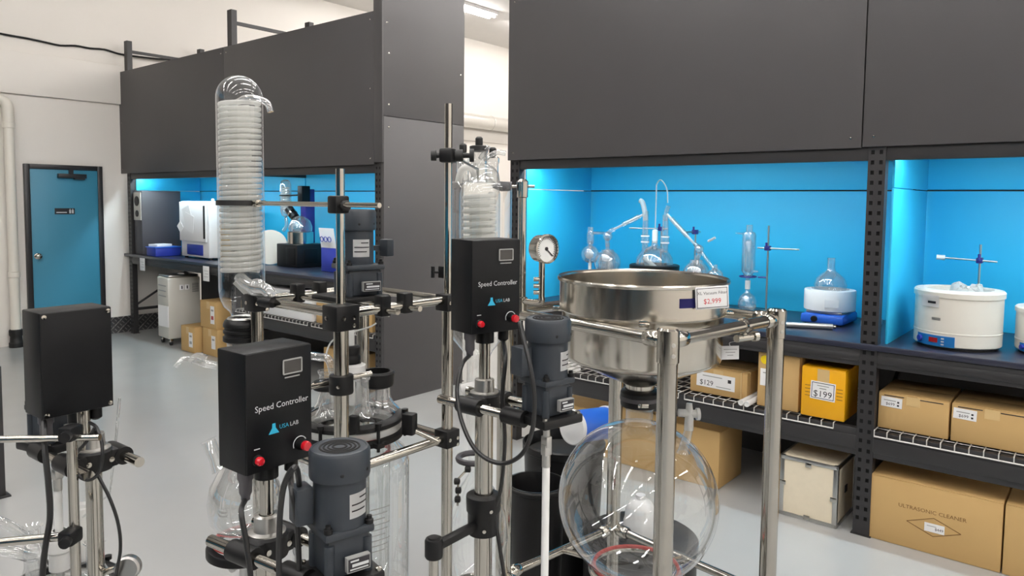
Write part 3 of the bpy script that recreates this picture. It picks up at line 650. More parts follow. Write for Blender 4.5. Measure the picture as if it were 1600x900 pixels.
b = BM(); box(b, (4.07, 8.82, BT+0.1275), (0.20, 0.16, 0.03), 0.2, 0.004); part('paper_stack', b, 'paper', t)
t = thing('drying_oven', 'white drying oven with papers taped to its door on the bench', 'oven', (4.34, 8.10, BT))
b = BM(); bx(b, 4.14, 4.60, 7.80, 8.44, BT+0.02, BT+0.66, 0.012); part('oven_body', b, 'white_plastic', t)
b = BM(); bx(b, 4.115, 4.139, 7.83, 8.43, BT+0.20, BT+0.65, 0.008); dd = part('oven_door', b, 'white_plastic', t)
b = BM(); bx(b, 4.10, 4.1145, 7.835, 7.855, BT+0.24, BT+0.61, 0.003); part('door_handle', b, 'black_plastic', dd)
b = BM(); bx(b, 4.131, 4.139, 7.93, 8.29, BT+0.045, BT+0.165, 0.003); part('control_panel', b, 'deep_blue', t)
for (y, z, a, s1, s2) in ((8.24, 0.52, 0.3, 0.17, 0.15), (8.18, 0.40, -0.25, 0.19, 0.22), (8.40, 0.36, 0.7, 0.10, 0.10)):
    b = BM(); box(b, (0, 0, 0.001), (s1, s2, 0.003), M=face_M((4.112, y, BT+z), (0, -1, 0), (0, 0, 1)) @ Matrix.Rotation(a, 4, 'Z') @ Matrix.Rotation(0.06, 4, 'X')); part('taped_paper', b, 'paper', t)
b = BM(); lathe(b, (4.30, 8.0, BT+0.66), [(0.02, 0), (0.02, 0.02), (0.012, 0.03), (0, 0.032)], 14); part('vent_knob', b, 'white_plastic', t)
for sx in (4.18, 4.56):
    for sy in (7.84, 8.40): b = BM(); lathe(b, (sx, sy, BT), [(0.02, 0), (0.02, 0.02)], 12, cap0=True, cap1=True); part('foot', b, 'rubber', t)
carton('bench_carton', 'brown carton on the bench behind the tall glass condenser', 4.22, 4.50, 7.42, 7.70, BT, 0.41)
t = thing('round_tray', 'round pale tray propped on the bench behind the tall glass condenser', 'tray', (4.30, 6.86, BT))
b = BM(); lathe(b, (4.33, 6.87, BT+0.185), [(0.16, 0.0), (0.18, 0.004), (0.182, 0.03), (0.165, 0.032), (0.0, 0.02)], 40, (-0.75, -0.65, 0.1), cap0=True); part('tray_disc', b, 'enamel', t)
b = BM(); torus(b, Vector((4.33, 6.87, BT+0.185))+Vector((-0.75, -0.65, 0.1))*0.022, 0.172, 0.009, 40, 8, (-0.75, -0.65, 0.1)); part('tray_rim', b, 'steel', t)
# rotary evaporator
rx, ry = 4.42, 6.50
t = thing('rotary_evaporator', 'rotary evaporator with a glass bell over a steel bath on a black base', 'evaporator', (rx, ry, BT))
b = BM(); bx(b, rx-0.14, rx+0.22, ry-0.17, ry+0.19, BT+0.003, BT+0.235, 0.008); part('base_unit', b, 'black_plastic', t)
b = BM(); bx(b, rx-0.145, rx-0.139, ry-0.14, ry+0.02, BT+0.03, BT+0.2, 0.002); part('vent_grille', b, 'box_black', t)
b = BM(); bx(b, rx-0.06, rx+0.1, ry-0.177, ry-0.169, BT+0.04, BT+0.19, 0.002); part('side_panel', b, 'box_black', t)
b = BM(); lathe(b, (rx+0.02, ry, BT+0.235), [(0.125, 0), (0.13, 0.005), (0.13, 0.12), (0.122, 0.125), (0.118, 0.03), (0, 0.02)], 36); part('water_bath', b, 'pan_steel', t)
b = BM(); lathe(b, (rx+0.02, ry, BT+0.26), [(0.10, 0.06), (0.118, 0.11), (0.12, 0.15), (0.10, 0.21), (0.06, 0.25), (0.03, 0.262), (0, 0.265)], 36); part('glass_bell', b, 'glass_lab', t)
b = BM(); ball(b, (rx-0.01, ry+0.02, BT+0.42), 0.065, 18); part('spin_flask', b, 'glass_lab', t)
b = BM(); tube(b, [(rx+0.0, ry+0.06, BT+0.50), (rx+0.0, ry+0.17, BT+0.59)], 0.045, 18); part('drive_joint', b, 'black_plastic', t)
b = BM(); tube(b, [(rx+0.0, ry+0.10, BT+0.533), (rx+0.0, ry+0.12, BT+0.549)], 0.049, 18); part('joint_ring', b, 'steel', t)
b = BM(); bx(b, rx+0.08, rx+0.2, ry+0.0, ry+0.09, BT+0.235, BT+0.80, 0.01); part('tower', b, 'sticker_blue', t)
b = BM(); bx(b, rx+0.0, rx+0.10, ry-0.06, ry+0.02, BT+0.66, BT+0.83, 0.006); part('control_head', b, 'box_black', t)
b = BM(); lathe(b, (rx, ry+0.23, BT+0.5), [(0, 0), (0.04, 0.02), (0.055, 0.06), (0.058, 0.14), (0.058, 0.34), (0.045, 0.38), (0.02, 0.395), (0, 0.397)], 24); part('condenser_shell', b, 'glass_lab', t)
b = BM(); tube(b, [(rx+0.036*math.cos(a*0.6), ry+0.23+0.036*math.sin(a*0.6), BT+0.58+a*0.0022) for a in range(110)], 0.008, 6); part('condenser_coil', b, 'glass_coil', t)
b = BM(); torus(b, (rx, ry+0.23, BT+0.73), 0.06, 0.007, 24, 8); tube(b, [(rx, ry+0.17, BT+0.73), (rx+0.08, ry+0.03, BT+0.74)], 0.008, 8); part('ring_clamp', b, 'black_plastic', t)
b = BM(); tube(b, smooth_path([(rx, ry+0.23, BT+0.5), (rx, ry+0.22, BT+0.42), (rx-0.02, ry+0.25, BT+0.36)], 5), 0.018, 10); tube(b, [(rx, ry+0.17, BT+0.59), (rx, ry+0.23, BT+0.56)], 0.03, 12); part('receiver_neck', b, 'glass_lab', t)
t = thing('blue_bin', 'blue bin with a white printed card beside the back grey motor', 'bin', (4.38, 5.80, BT))
b = BM(); bx(b, 4.27, 4.47, 5.68, 5.92, BT, BT+0.24, 0.01); part('bin_body', b, 'deep_blue', t)
b = BM(); box(b, (0, 0, 0), (0.23, 0.235, 0.004), M=face_M((4.262, 5.80, BT+0.305), (0, -1, 0), (-0.15, 0, 1))); part('white_card', b, 'paper', t)
b = BM()
for k in range(3): torus(b, Vector((4.245, 5.87-0.06*k, BT+0.315)), 0.024, 0.004, 16, 6, (1, 0, 0.15))
part('card_rings', b, 'deep_blue', t, kind='stuff')
# hanging cards on the bench edge
def edge_card(label, y, z, wd, ht, m='paper'):
    t = thing('hanging_card', label, 'card', (XF-0.014, y, z-ht))
    b = BM(); bx(b, XF-0.0155, XF-0.0135, y-wd/2, y+wd/2, z-ht, z, 0.0004); part('card', b, m, t)
    b = BM()
    for k in range(3): bx(b, XF-0.0163, XF-0.0155, y-wd*0.35, y+wd*(0.35-0.2*(k % 2)), z-ht*(0.3+0.2*k)-0.004, z-ht*(0.3+0.2*k))
    part('card_print', b, 'frame_grey' if m == 'paper' else 'paper', t, kind='stuff')
edge_card('small white card hanging from the bench edge below the blue case', 8.98, 0.955, 0.13, 0.15)
edge_card('small white card hanging from the bench edge above the stacked cartons', 7.47, 0.955, 0.13, 0.16)
edge_card('blue and white card on the bench edge behind the thick steel post', 5.02, 0.955, 0.16, 0.09, 'blue_plastic')
# --- left rack: below the bench
rzc = -0.08
t = thing('cooling_unit', 'grey upright cooling unit on castors with two sockets under the bench', 'chiller', (4.06, 8.36, 0))
MC = Matrix.Translation((4.06, 8.36, 0)) @ Matrix.Rotation(rzc, 4, 'Z')
b = BM(); box(b, (0, 0, 0.425), (0.37, 0.32, 0.70), 0, 0.018); part('housing', b, 'chiller_grey', t, M=MC)
b = BM(); box(b, (0, 0, 0.788), (0.34, 0.29, 0.025), 0, 0.01); lathe(b, (0.05, 0, 0.79), [(0.06, 0), (0.06, 0.025), (0.05, 0.03), (0, 0.03)], 20); lathe(b, (-0.10, -0.04, 0.79), [(0.03, 0), (0.03, 0.012), (0, 0.015)], 16); part('top_cap', b, 'alu', t, M=MC)
for k in (-0.03, 0.03):
    b = BM(); box(b, (k, -0.162, 0.66), (0.05, 0.006, 0.06), 0, 0.002); so = part('socket', b, 'paper', t, M=MC)
    b = BM(); box(b, (k, -0.166, 0.66), (0.012, 0.004, 0.035)); part('socket_slot', b, 'print_dark', so, M=MC)
for k in range(9): b = BM(); box(b, (0.125, -0.161, 0.60+k*0.012), (0.075, 0.004, 0.004)); part('vent_slot', b, 'print_dark', t, M=MC)
for k in range(3): b = BM(); box(b, (-0.186, 0, 0.56+k*0.06), (0.004, 0.22, 0.012)); part('vent_slot', b, 'frame_grey', t, M=MC)
b = BM(); box(b, (-0.19, -0.05, 0.335), (0.012, 0.22, 0.24), 0.1); part('taped_paper', b, 'paper', t, M=MC @ Matrix.Translation((-0.005, 0, 0)))
for sx in (-0.145, 0.145):
    for sy in (-0.12, 0.12):
        b = BM(); cyl(b, (sx-0.012, sy, 0.03), (sx+0.012, sy, 0.03), 0.03, 16); w_ = part('castor_wheel', b, 'rubber', t, M=MC)
        b = BM(); box(b, (sx, sy, 0.055), (0.04, 0.05, 0.04), 0, 0.008); part('castor_fork', b, 'steel', w_, M=MC)
t = carton('stacked_carton', 'cardboard carton with a white strip label on the floor beside the cooling unit', 3.86, 4.12, 7.62, 7.92, 0.0, 0.28)
label_on(t, 3.86, 7.70, 0.14, 0.08, 0.16, [(None, (0.05, 0.02), 0, 0.04, 'frame_grey'), (None, (0.05, 0.03), 0, -0.03, 'frame_grey')])
t = carton('stacked_carton', 'cardboard carton on the floor carrying another carton beside the rack', 3.92, 4.22, 7.25, 7.56, 0.0, 0.29)
label_on(t, 3.92, 7.33, 0.15, 0.08, 0.14, [(None, (0.05, 0.02), 0, 0.03, 'frame_grey')])
t = carton('stacked_carton', 'cardboard carton with a tall white label stacked on top of another', 3.93, 4.22, 7.28, 7.62, 0.291, 0.29)
label_on(t, 3.93, 7.36, 0.44, 0.08, 0.19, [(None, (0.05, 0.02), 0, 0.05, 'frame_grey'), (None, (0.05, 0.04), 0, -0.03, 'red_gasket')])
t = thing('white_box', 'white box with a lip standing on the wire shelf of the left rack', 'box', (4.10, 6.0, DZK))
b = BM(); bx(b, 3.95, 4.35, 5.62, 6.42, DZK, DZK+0.24, 0.006); part('box_body', b, 'white_plastic', t)
b = BM(); bx(b, 3.94, 4.36, 5.61, 6.43, DZK+0.13, DZK+0.145, 0.003); part('box_lip', b, 'paper', t)
b = BM(); bx(b, 3.945, 4.355, 5.615, 6.425, DZK+0.24, DZK+0.262, 0.004); part('box_lid', b, 'white_plastic', t)
carton('shelf_carton', 'cardboard carton beside the white box on the left wire shelf', 3.97, 4.3, 5.28, 5.58, DZK, 0.2)
carton('shelf_carton', 'cardboard carton at the divider end of the left wire shelf', 3.97, 4.3, 4.80, 5.22, DZK, 0.24)
carton('floor_carton', 'cardboard carton on the floor under the left wire shelf behind the glass vessel', 3.99, 4.34, 4.95, 5.5, 0, 0.34)

# ================================================================== stirred reactors in the foreground
def RZ(p, a): return Matrix.Translation(Vector((p[0], p[1], 0))) @ Matrix.Rotation(a, 4, 'Z')
def add_motor(t, M, z0, side=0.064, r=0.040, hg=0.060, hb=0.113, capbox=(-0.054, 0.014), wide_label=False, sub=None):
    """gear motor standing on z0 in frame M: gearbox, round body, slotted cap"""
    b = BM(); box(b, (0, 0, z0+hg/2), (side, side, hg), 0, 0.004)
    for sx in (-1, 1):
        for sy in (-1, 1): cyl(b, (sx*side*0.46, sy*side*0.46, z0), (sx*side*0.46, sy*side*0.46, z0+hg*0.86), 0.0075, 10)
    mo = part('motor', b, 'motor_grey', t, M=M)
    b = BM(); box(b, (0, 0, z0+hg+0.005), (side*1.2, side*1.2, 0.012), 0, 0.003); part('motor_flange', b, 'motor_grey', mo, M=M)
    z = z0+hg+0.011
    b = BM(); lathe(b, (0, 0, z), [(r*0.97, 0), (r*0.97, hb*0.62), (r*1.10, hb*0.625), (r*1.12, hb*0.65), (r*1.12, hb*0.96), (r*1.05, hb), (r*0.98, hb*1.005), (r*0.96, hb*0.995), (0, hb*0.995)], 40, cap0=True); part('motor_body', b, 'motor_grey', mo, M=M)
    for k, q in enumerate((0.25, 0.42, 0.58, 0.72)):
        b = BM(); torus(b, (0, 0, z+hb*0.996), r*q, 0.0016, 28, 6); part('cap_slot', b, 'hole_dark', mo, M=M)
    for a in (-1.9, -0.9, 0.3, 1.4):
        b = BM(); lathe(b, (math.cos(a)*r*1.115, math.sin(a)*r*1.115, z+hb*0.74), [(0.003, 0), (0.002, 0.001), (0, 0.0012)], 8, (math.cos(a), math.sin(a), 0)); part('cap_screw', b, 'black_plastic', mo, M=M)
    for sx in (-1, 1):
        for sy in (-1, 1):
            b = BM(); lathe(b, (sx*side*0.5, sy*side*0.5, z), [(0.0065, 0), (0.0065, 0.006), (0.004, 0.007), (0.004, 0.012), (0, 0.013)], 10); part('motor_bolt', b, 'black_plastic', mo, M=M)
    # wrap-round sticker
    n = 8; a0, a1 = (-1.62, -0.72); rr = r*0.975
    if wide_label: a0, a1 = (-2.3, -1.2)
    b = BM(); V = [[b.verts.new((rr*math.cos(a0+(a1-a0)*i/n), rr*math.sin(a0+(a1-a0)*i/n), z+zz)) for i in range(n+1)] for zz in (hb*0.14, hb*0.46)]
    for i in range(n): b.faces.new((V[0][i], V[0][i+1], V[1][i+1], V[1][i]))
    bmesh.ops.solidify(b, geom=b.faces[:], thickness=0.0008)
    lb = part('motor_label', b, 'paper', mo, M=M)
    b = BM()
    for zz, q0, q1 in ((0.39, 0.45, 0.9), (0.31, 0.08, 0.95), (0.23, 0.08, 0.8)):
        V = [[b.verts.new(((rr+0.0012)*math.cos(a0+(a1-a0)*(q0+(q1-q0)*i/n)), (rr+0.0012)*math.sin(a0+(a1-a0)*(q0+(q1-q0)*i/n)), z+hb*zz+dz)) for i in range(n+1)] for dz in (0, 0.0022)]
        for i in range(n): b.faces.new((V[0][i], V[0][i+1], V[1][i+1], V[1][i]))
    part('label_lines', b, 'print_dark', lb, kind='stuff', M=M)
    # name plate on the gearbox
    Mp = M @ face_M((side*0.12, -side*0.5-0.0085, z0+hg*0.38), (1, 0, 0), (0, 0, 1))
    b = BM(); box(b, (0, 0, 0.004), (side*0.56, hg*0.36, 0.009)); pl_ = part('name_plate', b, 'frame_grey', mo, M=Mp)
    b = BM(); box(b, (0, 0, 0.0088), (side*0.52, hg*0.31, 0.0006)); part('plate_field', b, 'print_dark', pl_, M=Mp)
    b = BM(); box(b, (0.002, -0.0005, 0.0095), (side*0.40, hg*0.07, 0.0006)); box(b, (-0.007, 0.006, 0.0095), (side*0.2, hg*0.04, 0.0006)); box(b, (0.0, -0.0062, 0.0095), (side*0.44, hg*0.03, 0.0006)); part('plate_print', b, 'print_white', pl_, kind='stuff', M=Mp)
    if capbox:
        b = BM(); box(b, (capbox[0], capbox[1], z+hb*0.30), (0.026, 0.034, 0.055), 0, 0.003); part('terminal_box', b, 'motor_grey', mo, M=M)
    return mo
def add_vessel(t, c, zt, R, h, necks=True, flange='black_plastic'):
    """jacketed glass vessel whose lid flange lies at zt; c is the axis"""
    x, y = c
    b = BM(); lathe(b, (x, y, zt), [(R*0.86, -0.012), (R*0.86, -0.03), (R*0.80, -0.05), (R*0.80, -h*0.9), (R*0.6, -h*0.98), (0.03, -h*1.02), (0.02, -h*1.1)], 40); part('inner_vessel', b, 'glass', t)
    b = BM(); lathe(b, (x, y, zt), [(R*0.82, -0.052), (R*1.08, -0.075), (R*1.15, -0.10), (R*1.15, -h*0.95), (R*0.8, -h*1.05), (0.035, -h*1.1)], 40); part('jacket', b, 'glass_thick', t)
    b = BM(); lathe(b, (x, y, zt), [(R*0.78, -0.004), (R*0.97, -0.004), (R*0.99, -0.009), (R*0.99, -0.018), (R*0.80, -0.022)], 44); part('glass_flange', b, 'glass_coil', t)
    b = BM(); lathe(b, (x, y, zt), [(R*0.84, 0.0), (R*1.02, 0.0), (R*1.04, 0.004), (R*1.04, 0.010), (R*0.98, 0.014), (R*0.84, 0.014), (R*0.84, 0.0)], 48); part('clamp_ring', b, flange, t)
    b = BM(); lathe(b, (x, y, zt), [(R*0.84, -0.036), (R*1.03, -0.036), (R*1.03, -0.026), (R*0.84, -0.026), (R*0.84, -0.036)], 48); part('clamp_ring', b, flange, t)
    for k in range(6):
        a = k*PI/3+0.35
        b = BM(); p = Vector((x+R*1.06*math.cos(a), y+R*1.06*math.sin(a), zt)); cyl(b, p+Vector((0, 0, -0.045)), p+Vector((0, 0, 0.018)), 0.004, 8); cyl(b, p+Vector((0, 0, 0.012)), p+Vector((0, 0, 0.02)), 0.008, 10); box(b, p+Vector((0, 0, -0.03)), (0.02, 0.02, 0.01)); part('flange_bolt', b, 'black_plastic', t)
    b = BM(); lathe(b, (x, y, zt), [(R*0.88, 0.013), (R*0.80, 0.020), (R*0.66, 0.030), (R*0.4, 0.040), (0.03, 0.045)], 44); part('lid_dome', b, 'glass', t)
def add_base(t, M, wd, dp):
    for s in (-1, 1):
        b = BM(); box(b, (0, s*dp/2, 0.085), (wd, 0.03, 0.02), 0, 0.004); part('base_rail', b, 'steel', t, M=M)
        b = BM(); box(b, (s*wd/2, 0, 0.085), (0.03, dp, 0.02), 0, 0.004); part('base_rail', b, 'steel', t, M=M)
        for q in (-1, 1):
            b = BM(); cyl(b, (s*wd/2-0.012, q*dp/2, 0.035), (s*wd/2+0.012, q*dp/2, 0.035), 0.035, 16); w_ = part('castor', b, 'rubber', t, M=M)
            b = BM(); box(b, (s*wd/2, q*dp/2, 0.062), (0.034, 0.04, 0.03), 0, 0.005); part('castor_fork', b, 'steel', w_, M=M)
    b = BM(); box(b, (0, 0, 0.085), (0.05, dp, 0.02), 0, 0.004); part('base_rail', b, 'steel', t, M=M)
BW, BD, BH = 0.120, 0.075, 0.188
def stirrer(name, label, col, box_yaw, rod_yaw, zr, zb, front, box_off=(0, 0), motor_yaw=0.0, L=0.16, plain_back=False, cap=(-0.054, 0.014), colr=0.019, shaft_to=0.8, vessel=None, plate=(0.10, 0.10)):
    t = thing(name, label, 'stirrer', (col[0], col[1], 0))
    MRod = RZ(col, rod_yaw); MBx = RZ(col, box_yaw) @ Matrix.Translation((box_off[0], box_off[1], 0))
    add_base(t, MRod @ Matrix.Translation((0, front*L*0.8, 0)), 0.34, 0.44)
    b = BM(); cyl(b, (0, 0, 0.075), (0, 0, zr+0.02), colr, 24); part('column', b, 'steel', t, M=MRod)
    b = BM(); cyl(b, (box_off[0]*0.5, 0, zr+0.0), (box_off[0]*0.5, 0, zb), 0.0115, 20); part('box_pole', b, 'steel', t, M=RZ(col, box_yaw))
    b = BM(); lathe(b, (0, 0, zr+0.018), [(0.03, 0), (0.03, 0.004), (0.021, 0.006), (0.020, 0.03), (0.0125, 0.032)], 24, cap0=True); part('collar', b, 'alu', t, M=MRod)
    # cross clamp and two rods
    b = BM(); box(b, (0, 0, zr), (0.075, 0.052, 0.034), 0, 0.006); lathe(b, (0, 0, zr), [(0.033, -0.018), (0.034, -0.014), (0.034, 0.016), (0.03, 0.02)], 24, cap0=True, cap1=True); part('cross_clamp', b, 'black_plastic', t, M=MRod)
    for sx in (-1, 1):
        b = BM(); cyl(b, (sx*0.044, 0.028, zr), (sx*0.044, -0.028, zr), 0.017, 20); part('clamp_sleeve', b, 'black_plastic', t, M=MRod)
        b = BM(); cyl(b, (sx*0.044, -front*0.085, zr), (sx*0.044, front*(L-0.03), zr), 0.0095, 16); part('clamp_rod', b, 'steel', t, M=MRod)
        b = BM(); lathe(b, (sx*0.02, -0.027, zr), [(0.005, 0), (0.005, 0.003), (0, 0.0035)], 10, (0, -1, 0)); part('clamp_bolt', b, 'steel', t, M=MRod)
    # motor plate
    MM = MRod @ Matrix.Translation((0, front*L, 0)) @ Matrix.Rotation(motor_yaw, 4, 'Z')
    b = BM(); box(b, (0, 0, zr+0.0), (plate[0], plate[1], 0.018), 0, 0.004); part('motor_plate', b, 'black_plastic', t, M=MM)
    for sx in (-1, 1):
        b = BM(); cyl(b, (sx*0.044, front*(L-0.07), zr), (sx*0.044, front*(L-0.02), zr), 0.0165, 18); part('plate_sleeve', b, 'black_plastic', t, M=MRod)
        for sy in (-1, 1): b = BM(); lathe(b, (sx*plate[0]*0.42, sy*plate[1]*0.42, zr+0.009), [(0.005, 0), (0.005, 0.004), (0, 0.005)], 10); part('plate_bolt', b, 'steel', t, M=MM)
    mo = add_motor(t, MM, zr+0.009, capbox=cap)
    # shaft with universal joint
    b = BM(); cyl(b, (0, 0, zr-0.009), (0, 0, zr-0.04), 0.007, 12); box(b, (0, 0, zr-0.05), (0.014, 0.018, 0.022), 0, 0.002); box(b, (0, 0, zr-0.066), (0.018, 0.014, 0.022), 0, 0.002); cyl(b, (0, 0, zr-0.075), (0, 0, zr-0.10), 0.0085, 12); part('joint', b, 'alu', t, M=MM)
    b = BM(); cyl(b, (0, 0, zr-0.095), (0, 0, shaft_to), 0.0075, 14); part('stir_shaft', b, 'ptfe', t, M=MM)
    # controller box
    b = BM(); box(b, (0, 0, zb+BH/2), (BW, BD, BH), 0, 0.0025); cb = part('controller_box', b, 'box_black', t, M=MBx)
    yf = -BD/2
    MF = MBx @ face_M((0, yf, zb), (1, 0, 0), (0, 0, 1))
    b = BM(); box(b, (0, BH/2, 0.001), (BW*0.985, BH*0.985, 0.002), 0, 0.0006); fp = part('face_plate', b, 'box_black', cb, M=MF)
    if plain_back:
        for sx in (-1, 1):
            for sy in (-1, 1): b = BM(); lathe(b, (sx*BW*0.445, BH/2+sy*BH*0.46, 0.002), [(0.0045, 0), (0.004, 0.0015), (0, 0.002)], 14); part('plate_screw', b, 'steel', cb, M=MF)
    else:
        W2 = BW/2
        def U(u, v): return Vector((-W2+u*BW, BH*(1-v), 0.002))
        b = BM(); c0 = U(0.69, 0.165); w_, h_ = 0.034, 0.022
        for (dx, dy, sx, sy) in ((0, h_/2, w_, 0.002), (0, -h_/2, w_, 0.002), (w_/2, 0, 0.002, h_), (-w_/2, 0, 0.002, h_)): box(b, (c0.x+dx, c0.y+dy, 0.003), (sx, sy, 0.002))
        part('display_frame', b, 'frame_grey', cb, M=MF)
        b = BM(); box(b, (c0.x, c0.y, 0.0026), (w_, h_, 0.001)); part('display', b, 'screen', cb, M=MF)
        b = BM(); box(b, (c0.x, c0.y-h_/2-0.006, 0.0022), (0.028, 0.002, 0.0005)); part('display_caption', b, 'frame_grey', cb, M=MF)
        b = BM(); text(b, 'Speed Controller', 0.0138, MF @ Matrix.Translation((U(0.53, 0.47).x, U(0.53, 0.47).y, 0.0024))); part('lettering', b, 'print_white', cb)
        # flask logo with the two words
        b = BM(); c1 = U(0.40, 0.665)
        prism(b, [(-0.0095, -0.007), (0.0095, -0.007), (0.0032, 0.002), (0.0026, 0.009), (-0.0026, 0.009), (-0.0032, 0.002)], 0.0005, MF @ Matrix.Translation((c1.x, c1.y, 0.0021))); part('logo_flask', b, 'logo_cyan', cb)
        b = BM(); text(b, 'USA', 0.0095, MF @ Matrix.Translation((c1.x+0.0185, c1.y+0.001, 0.0024))); part('logo_word', b, 'logo_cyan', cb)
        b = BM(); text(b, 'LAB', 0.0095, MF @ Matrix.Translation((c1.x+0.0375, c1.y+0.001, 0.0024))); part('logo_word', b, 'print_white', cb)
        b = BM(); box(b, (c1.x+0.024, c1.y-0.0065, 0.0022), (0.042, 0.0012, 0.0004)); part('logo_line', b, 'logo_cyan', cb)
        c2 = U(0.15, 0.885)
        b = BM(); lathe(b, c2, [(0.0085, 0), (0.0085, 0.003), (0.006, 0.004)], 18, cap1=True); part('switch_base', b, 'black_plastic', cb, M=MF)
        b = BM(); lathe(b, c2, [(0.0065, 0.004), (0.007, 0.010), (0.005, 0.013), (0, 0.0135)], 18); part('red_switch', b, 'red_button', cb, M=MF)
        b = BM(); box(b, (c2.x, c2.y+0.017, 0.0022), (0.010, 0.0015, 0.0005)); part('switch_mark', b, 'print_white', cb, M=MF)
        c3 = U(0.80, 0.855)
        b = BM(); tube(b, [(c3.x+0.0125*math.cos(a), c3.y+0.0125*math.sin(a), 0.0022) for a in [PI*(0.15+0.08*i) for i in range(13)]], 0.0009, 5); part('dial_mark', b, 'print_white', cb, M=MF)
        b = BM(); lathe(b, c3, [(0.0095, 0), (0.0095, 0.006), (0.008, 0.012), (0.006, 0.013)], 20, cap1=True); part('speed_knob', b, 'black_plastic', cb, M=MF)
        b = BM(); lathe(b, c3, [(0.0078, 0.013), (0.0082, 0.018), (0.007, 0.021), (0, 0.0215)], 20); part('knob_cap', b, 'red_button', cb, M=MF)
    # fittings under the box
    b = BM(); lathe(b, (box_off[0]*-0.5, 0, zb), [(0.019, -0.026), (0.019, 0.0)], 20, cap0=True, cap1=True); part('pole_socket', b, 'black_plastic', t, M=MBx)
    b = BM(); lathe(b, (-0.045, -0.012, zb), [(0.0125, 0), (0.0125, -0.012), (0.010, -0.016), (0.010, -0.034), (0.007, -0.040), (0.007, -0.046)], 16, cap1=True); part('cable_gland', b, 'dark_cabinet', cb, M=MBx)
    b = BM(); lathe(b, (0.040, -0.01, zb), [(0.011, 0), (0.011, -0.022), (0.006, -0.026)], 16, cap1=True); part('cable_gland', b, 'black_plastic', cb, M=MBx)
    g1 = MBx @ Vector((-0.045, -0.012, zb-0.046)); g2 = MBx @ Vector((0.040, -0.01, zb-0.026))
    return t, g1, g2, MM
def cable(t, pts, r=0.0042): part('cable', tube(BM(), smooth_path(pts, 7), r, 8), 'cable', t)
C1, C2, C3 = (0.640, 1.037), (1.121, 0.996), (0.537, 1.452)
# front reactor stirrer
t, g1, g2, MM = stirrer('overhead_stirrer', 'overhead stirrer with speed controller beside the tall coil condenser and open flask', C1, 0.034, 0.12, 1.122, 1.259, -1, motor_yaw=-0.36, L=0.166, shaft_to=0.70)
cable(t, [g1, at(377, 800, 1.10), at(385, 850, 1.09), at(392, 905, 1.09), at(394, 960, 1.1), (0.60, 1.02, 0.5), (0.60, 1.04, 0.09)])
cable(t, [g2, at(455, 760, 1.07), at(462, 800, 1.06), at(466, 850, 1.07), at(468, 910, 1.08), at(468, 980, 1.1)])
m1 = MM @ Vector((-0.05, 0.03, 1.25))
cable(t, [m1, at(462, 730, 1.0), at(445, 755, 1.0), at(438, 800, 1.01), at(436, 860, 1.02), at(436, 920, 1.03), at(440, 1000, 1.05)])
# second stirrer
t, g1, g2, MM = stirrer('overhead_stirrer', 'overhead stirrer with speed controller and white shaft beside the steel filter pan', C2, -0.2314, 0.02, 1.264, 1.415, -1, motor_yaw=-0.22, shaft_to=0.62)
cable(t, [g1, at(722, 570, 1.42), at(714, 610, 1.40), at(722, 660, 1.38), at(745, 705, 1.36), at(782, 724, 1.34), at(815, 710, 1.31), at(832, 670, 1.29), at(835, 620, 1.28), at(828, 570, 1.28), at(817, 525, 1.30), at(813, 505, 1.32), MM @ Vector((-0.045, 0.01, 1.40))])
cable(t, [g2, at(790, 560, 1.46), at(785, 620, 1.47), at(789, 690, 1.49), at(783, 760, 1.51), at(773, 800, 1.52), at(780, 850, 1.53), at(788, 905, 1.54), at(790, 960, 1.55)])
# lower clamp with arm on the second column
zc = onz(752, 800, 0).z
Mk = RZ(C2, 0.0)
zk = 1.03
b = BM(); lathe(b, (0, 0, zk), [(0.032, -0.045), (0.033, -0.04), (0.033, 0.0), (0.036, 0.004), (0.037, 0.03), (0.036, 0.036), (0.028, 0.04), (0.0195, 0.04)], 28, cap0=True); ck = part('column_clamp', b, 'black_plastic', t, M=Mk)
p0 = Vector((C2[0], C2[1], zk-0.022)); p1 = at(678, 822, 1.42); p1.z = zk-0.022
dv_ = (p1-p0); Ma = face_M(p0, dv_, (0, 0, 1))
b = BM(); box(b, (dv_.length*0.5, 0, 0), (dv_.length, 0.016, 0.018), 0, 0.003, M=Ma); part('clamp_arm', b, 'black_plastic', ck)
b = BM(); lathe(b, p1, [(0.016, -0.02), (0.018, -0.016), (0.018, 0.014), (0.016, 0.018), (0.012, 0.018), (0.011, 0.021), (0, 0.021)], 22, cap0=True); part('arm_end', b, 'black_plastic', ck)
b = BM(); cyl(b, p1+Vector((0, 0, -0.02)), (p1.x, p1.y, 0.62), 0.0095, 16); part('arm_rod', b, 'steel', t)
for q, z_ in ((0.3, 0.012), (-0.2, -0.028)):
    b = BM(); a_ = -2.2+q*0.8; lathe(b, (C2[0]+0.034*math.cos(a_), C2[1]+0.034*math.sin(a_), zk+z_), [(0.004, 0), (0.004, 0.003), (0, 0.0035)], 10, (math.cos(a_), math.sin(a_), 0)); part('clamp_bolt', b, 'steel', t)
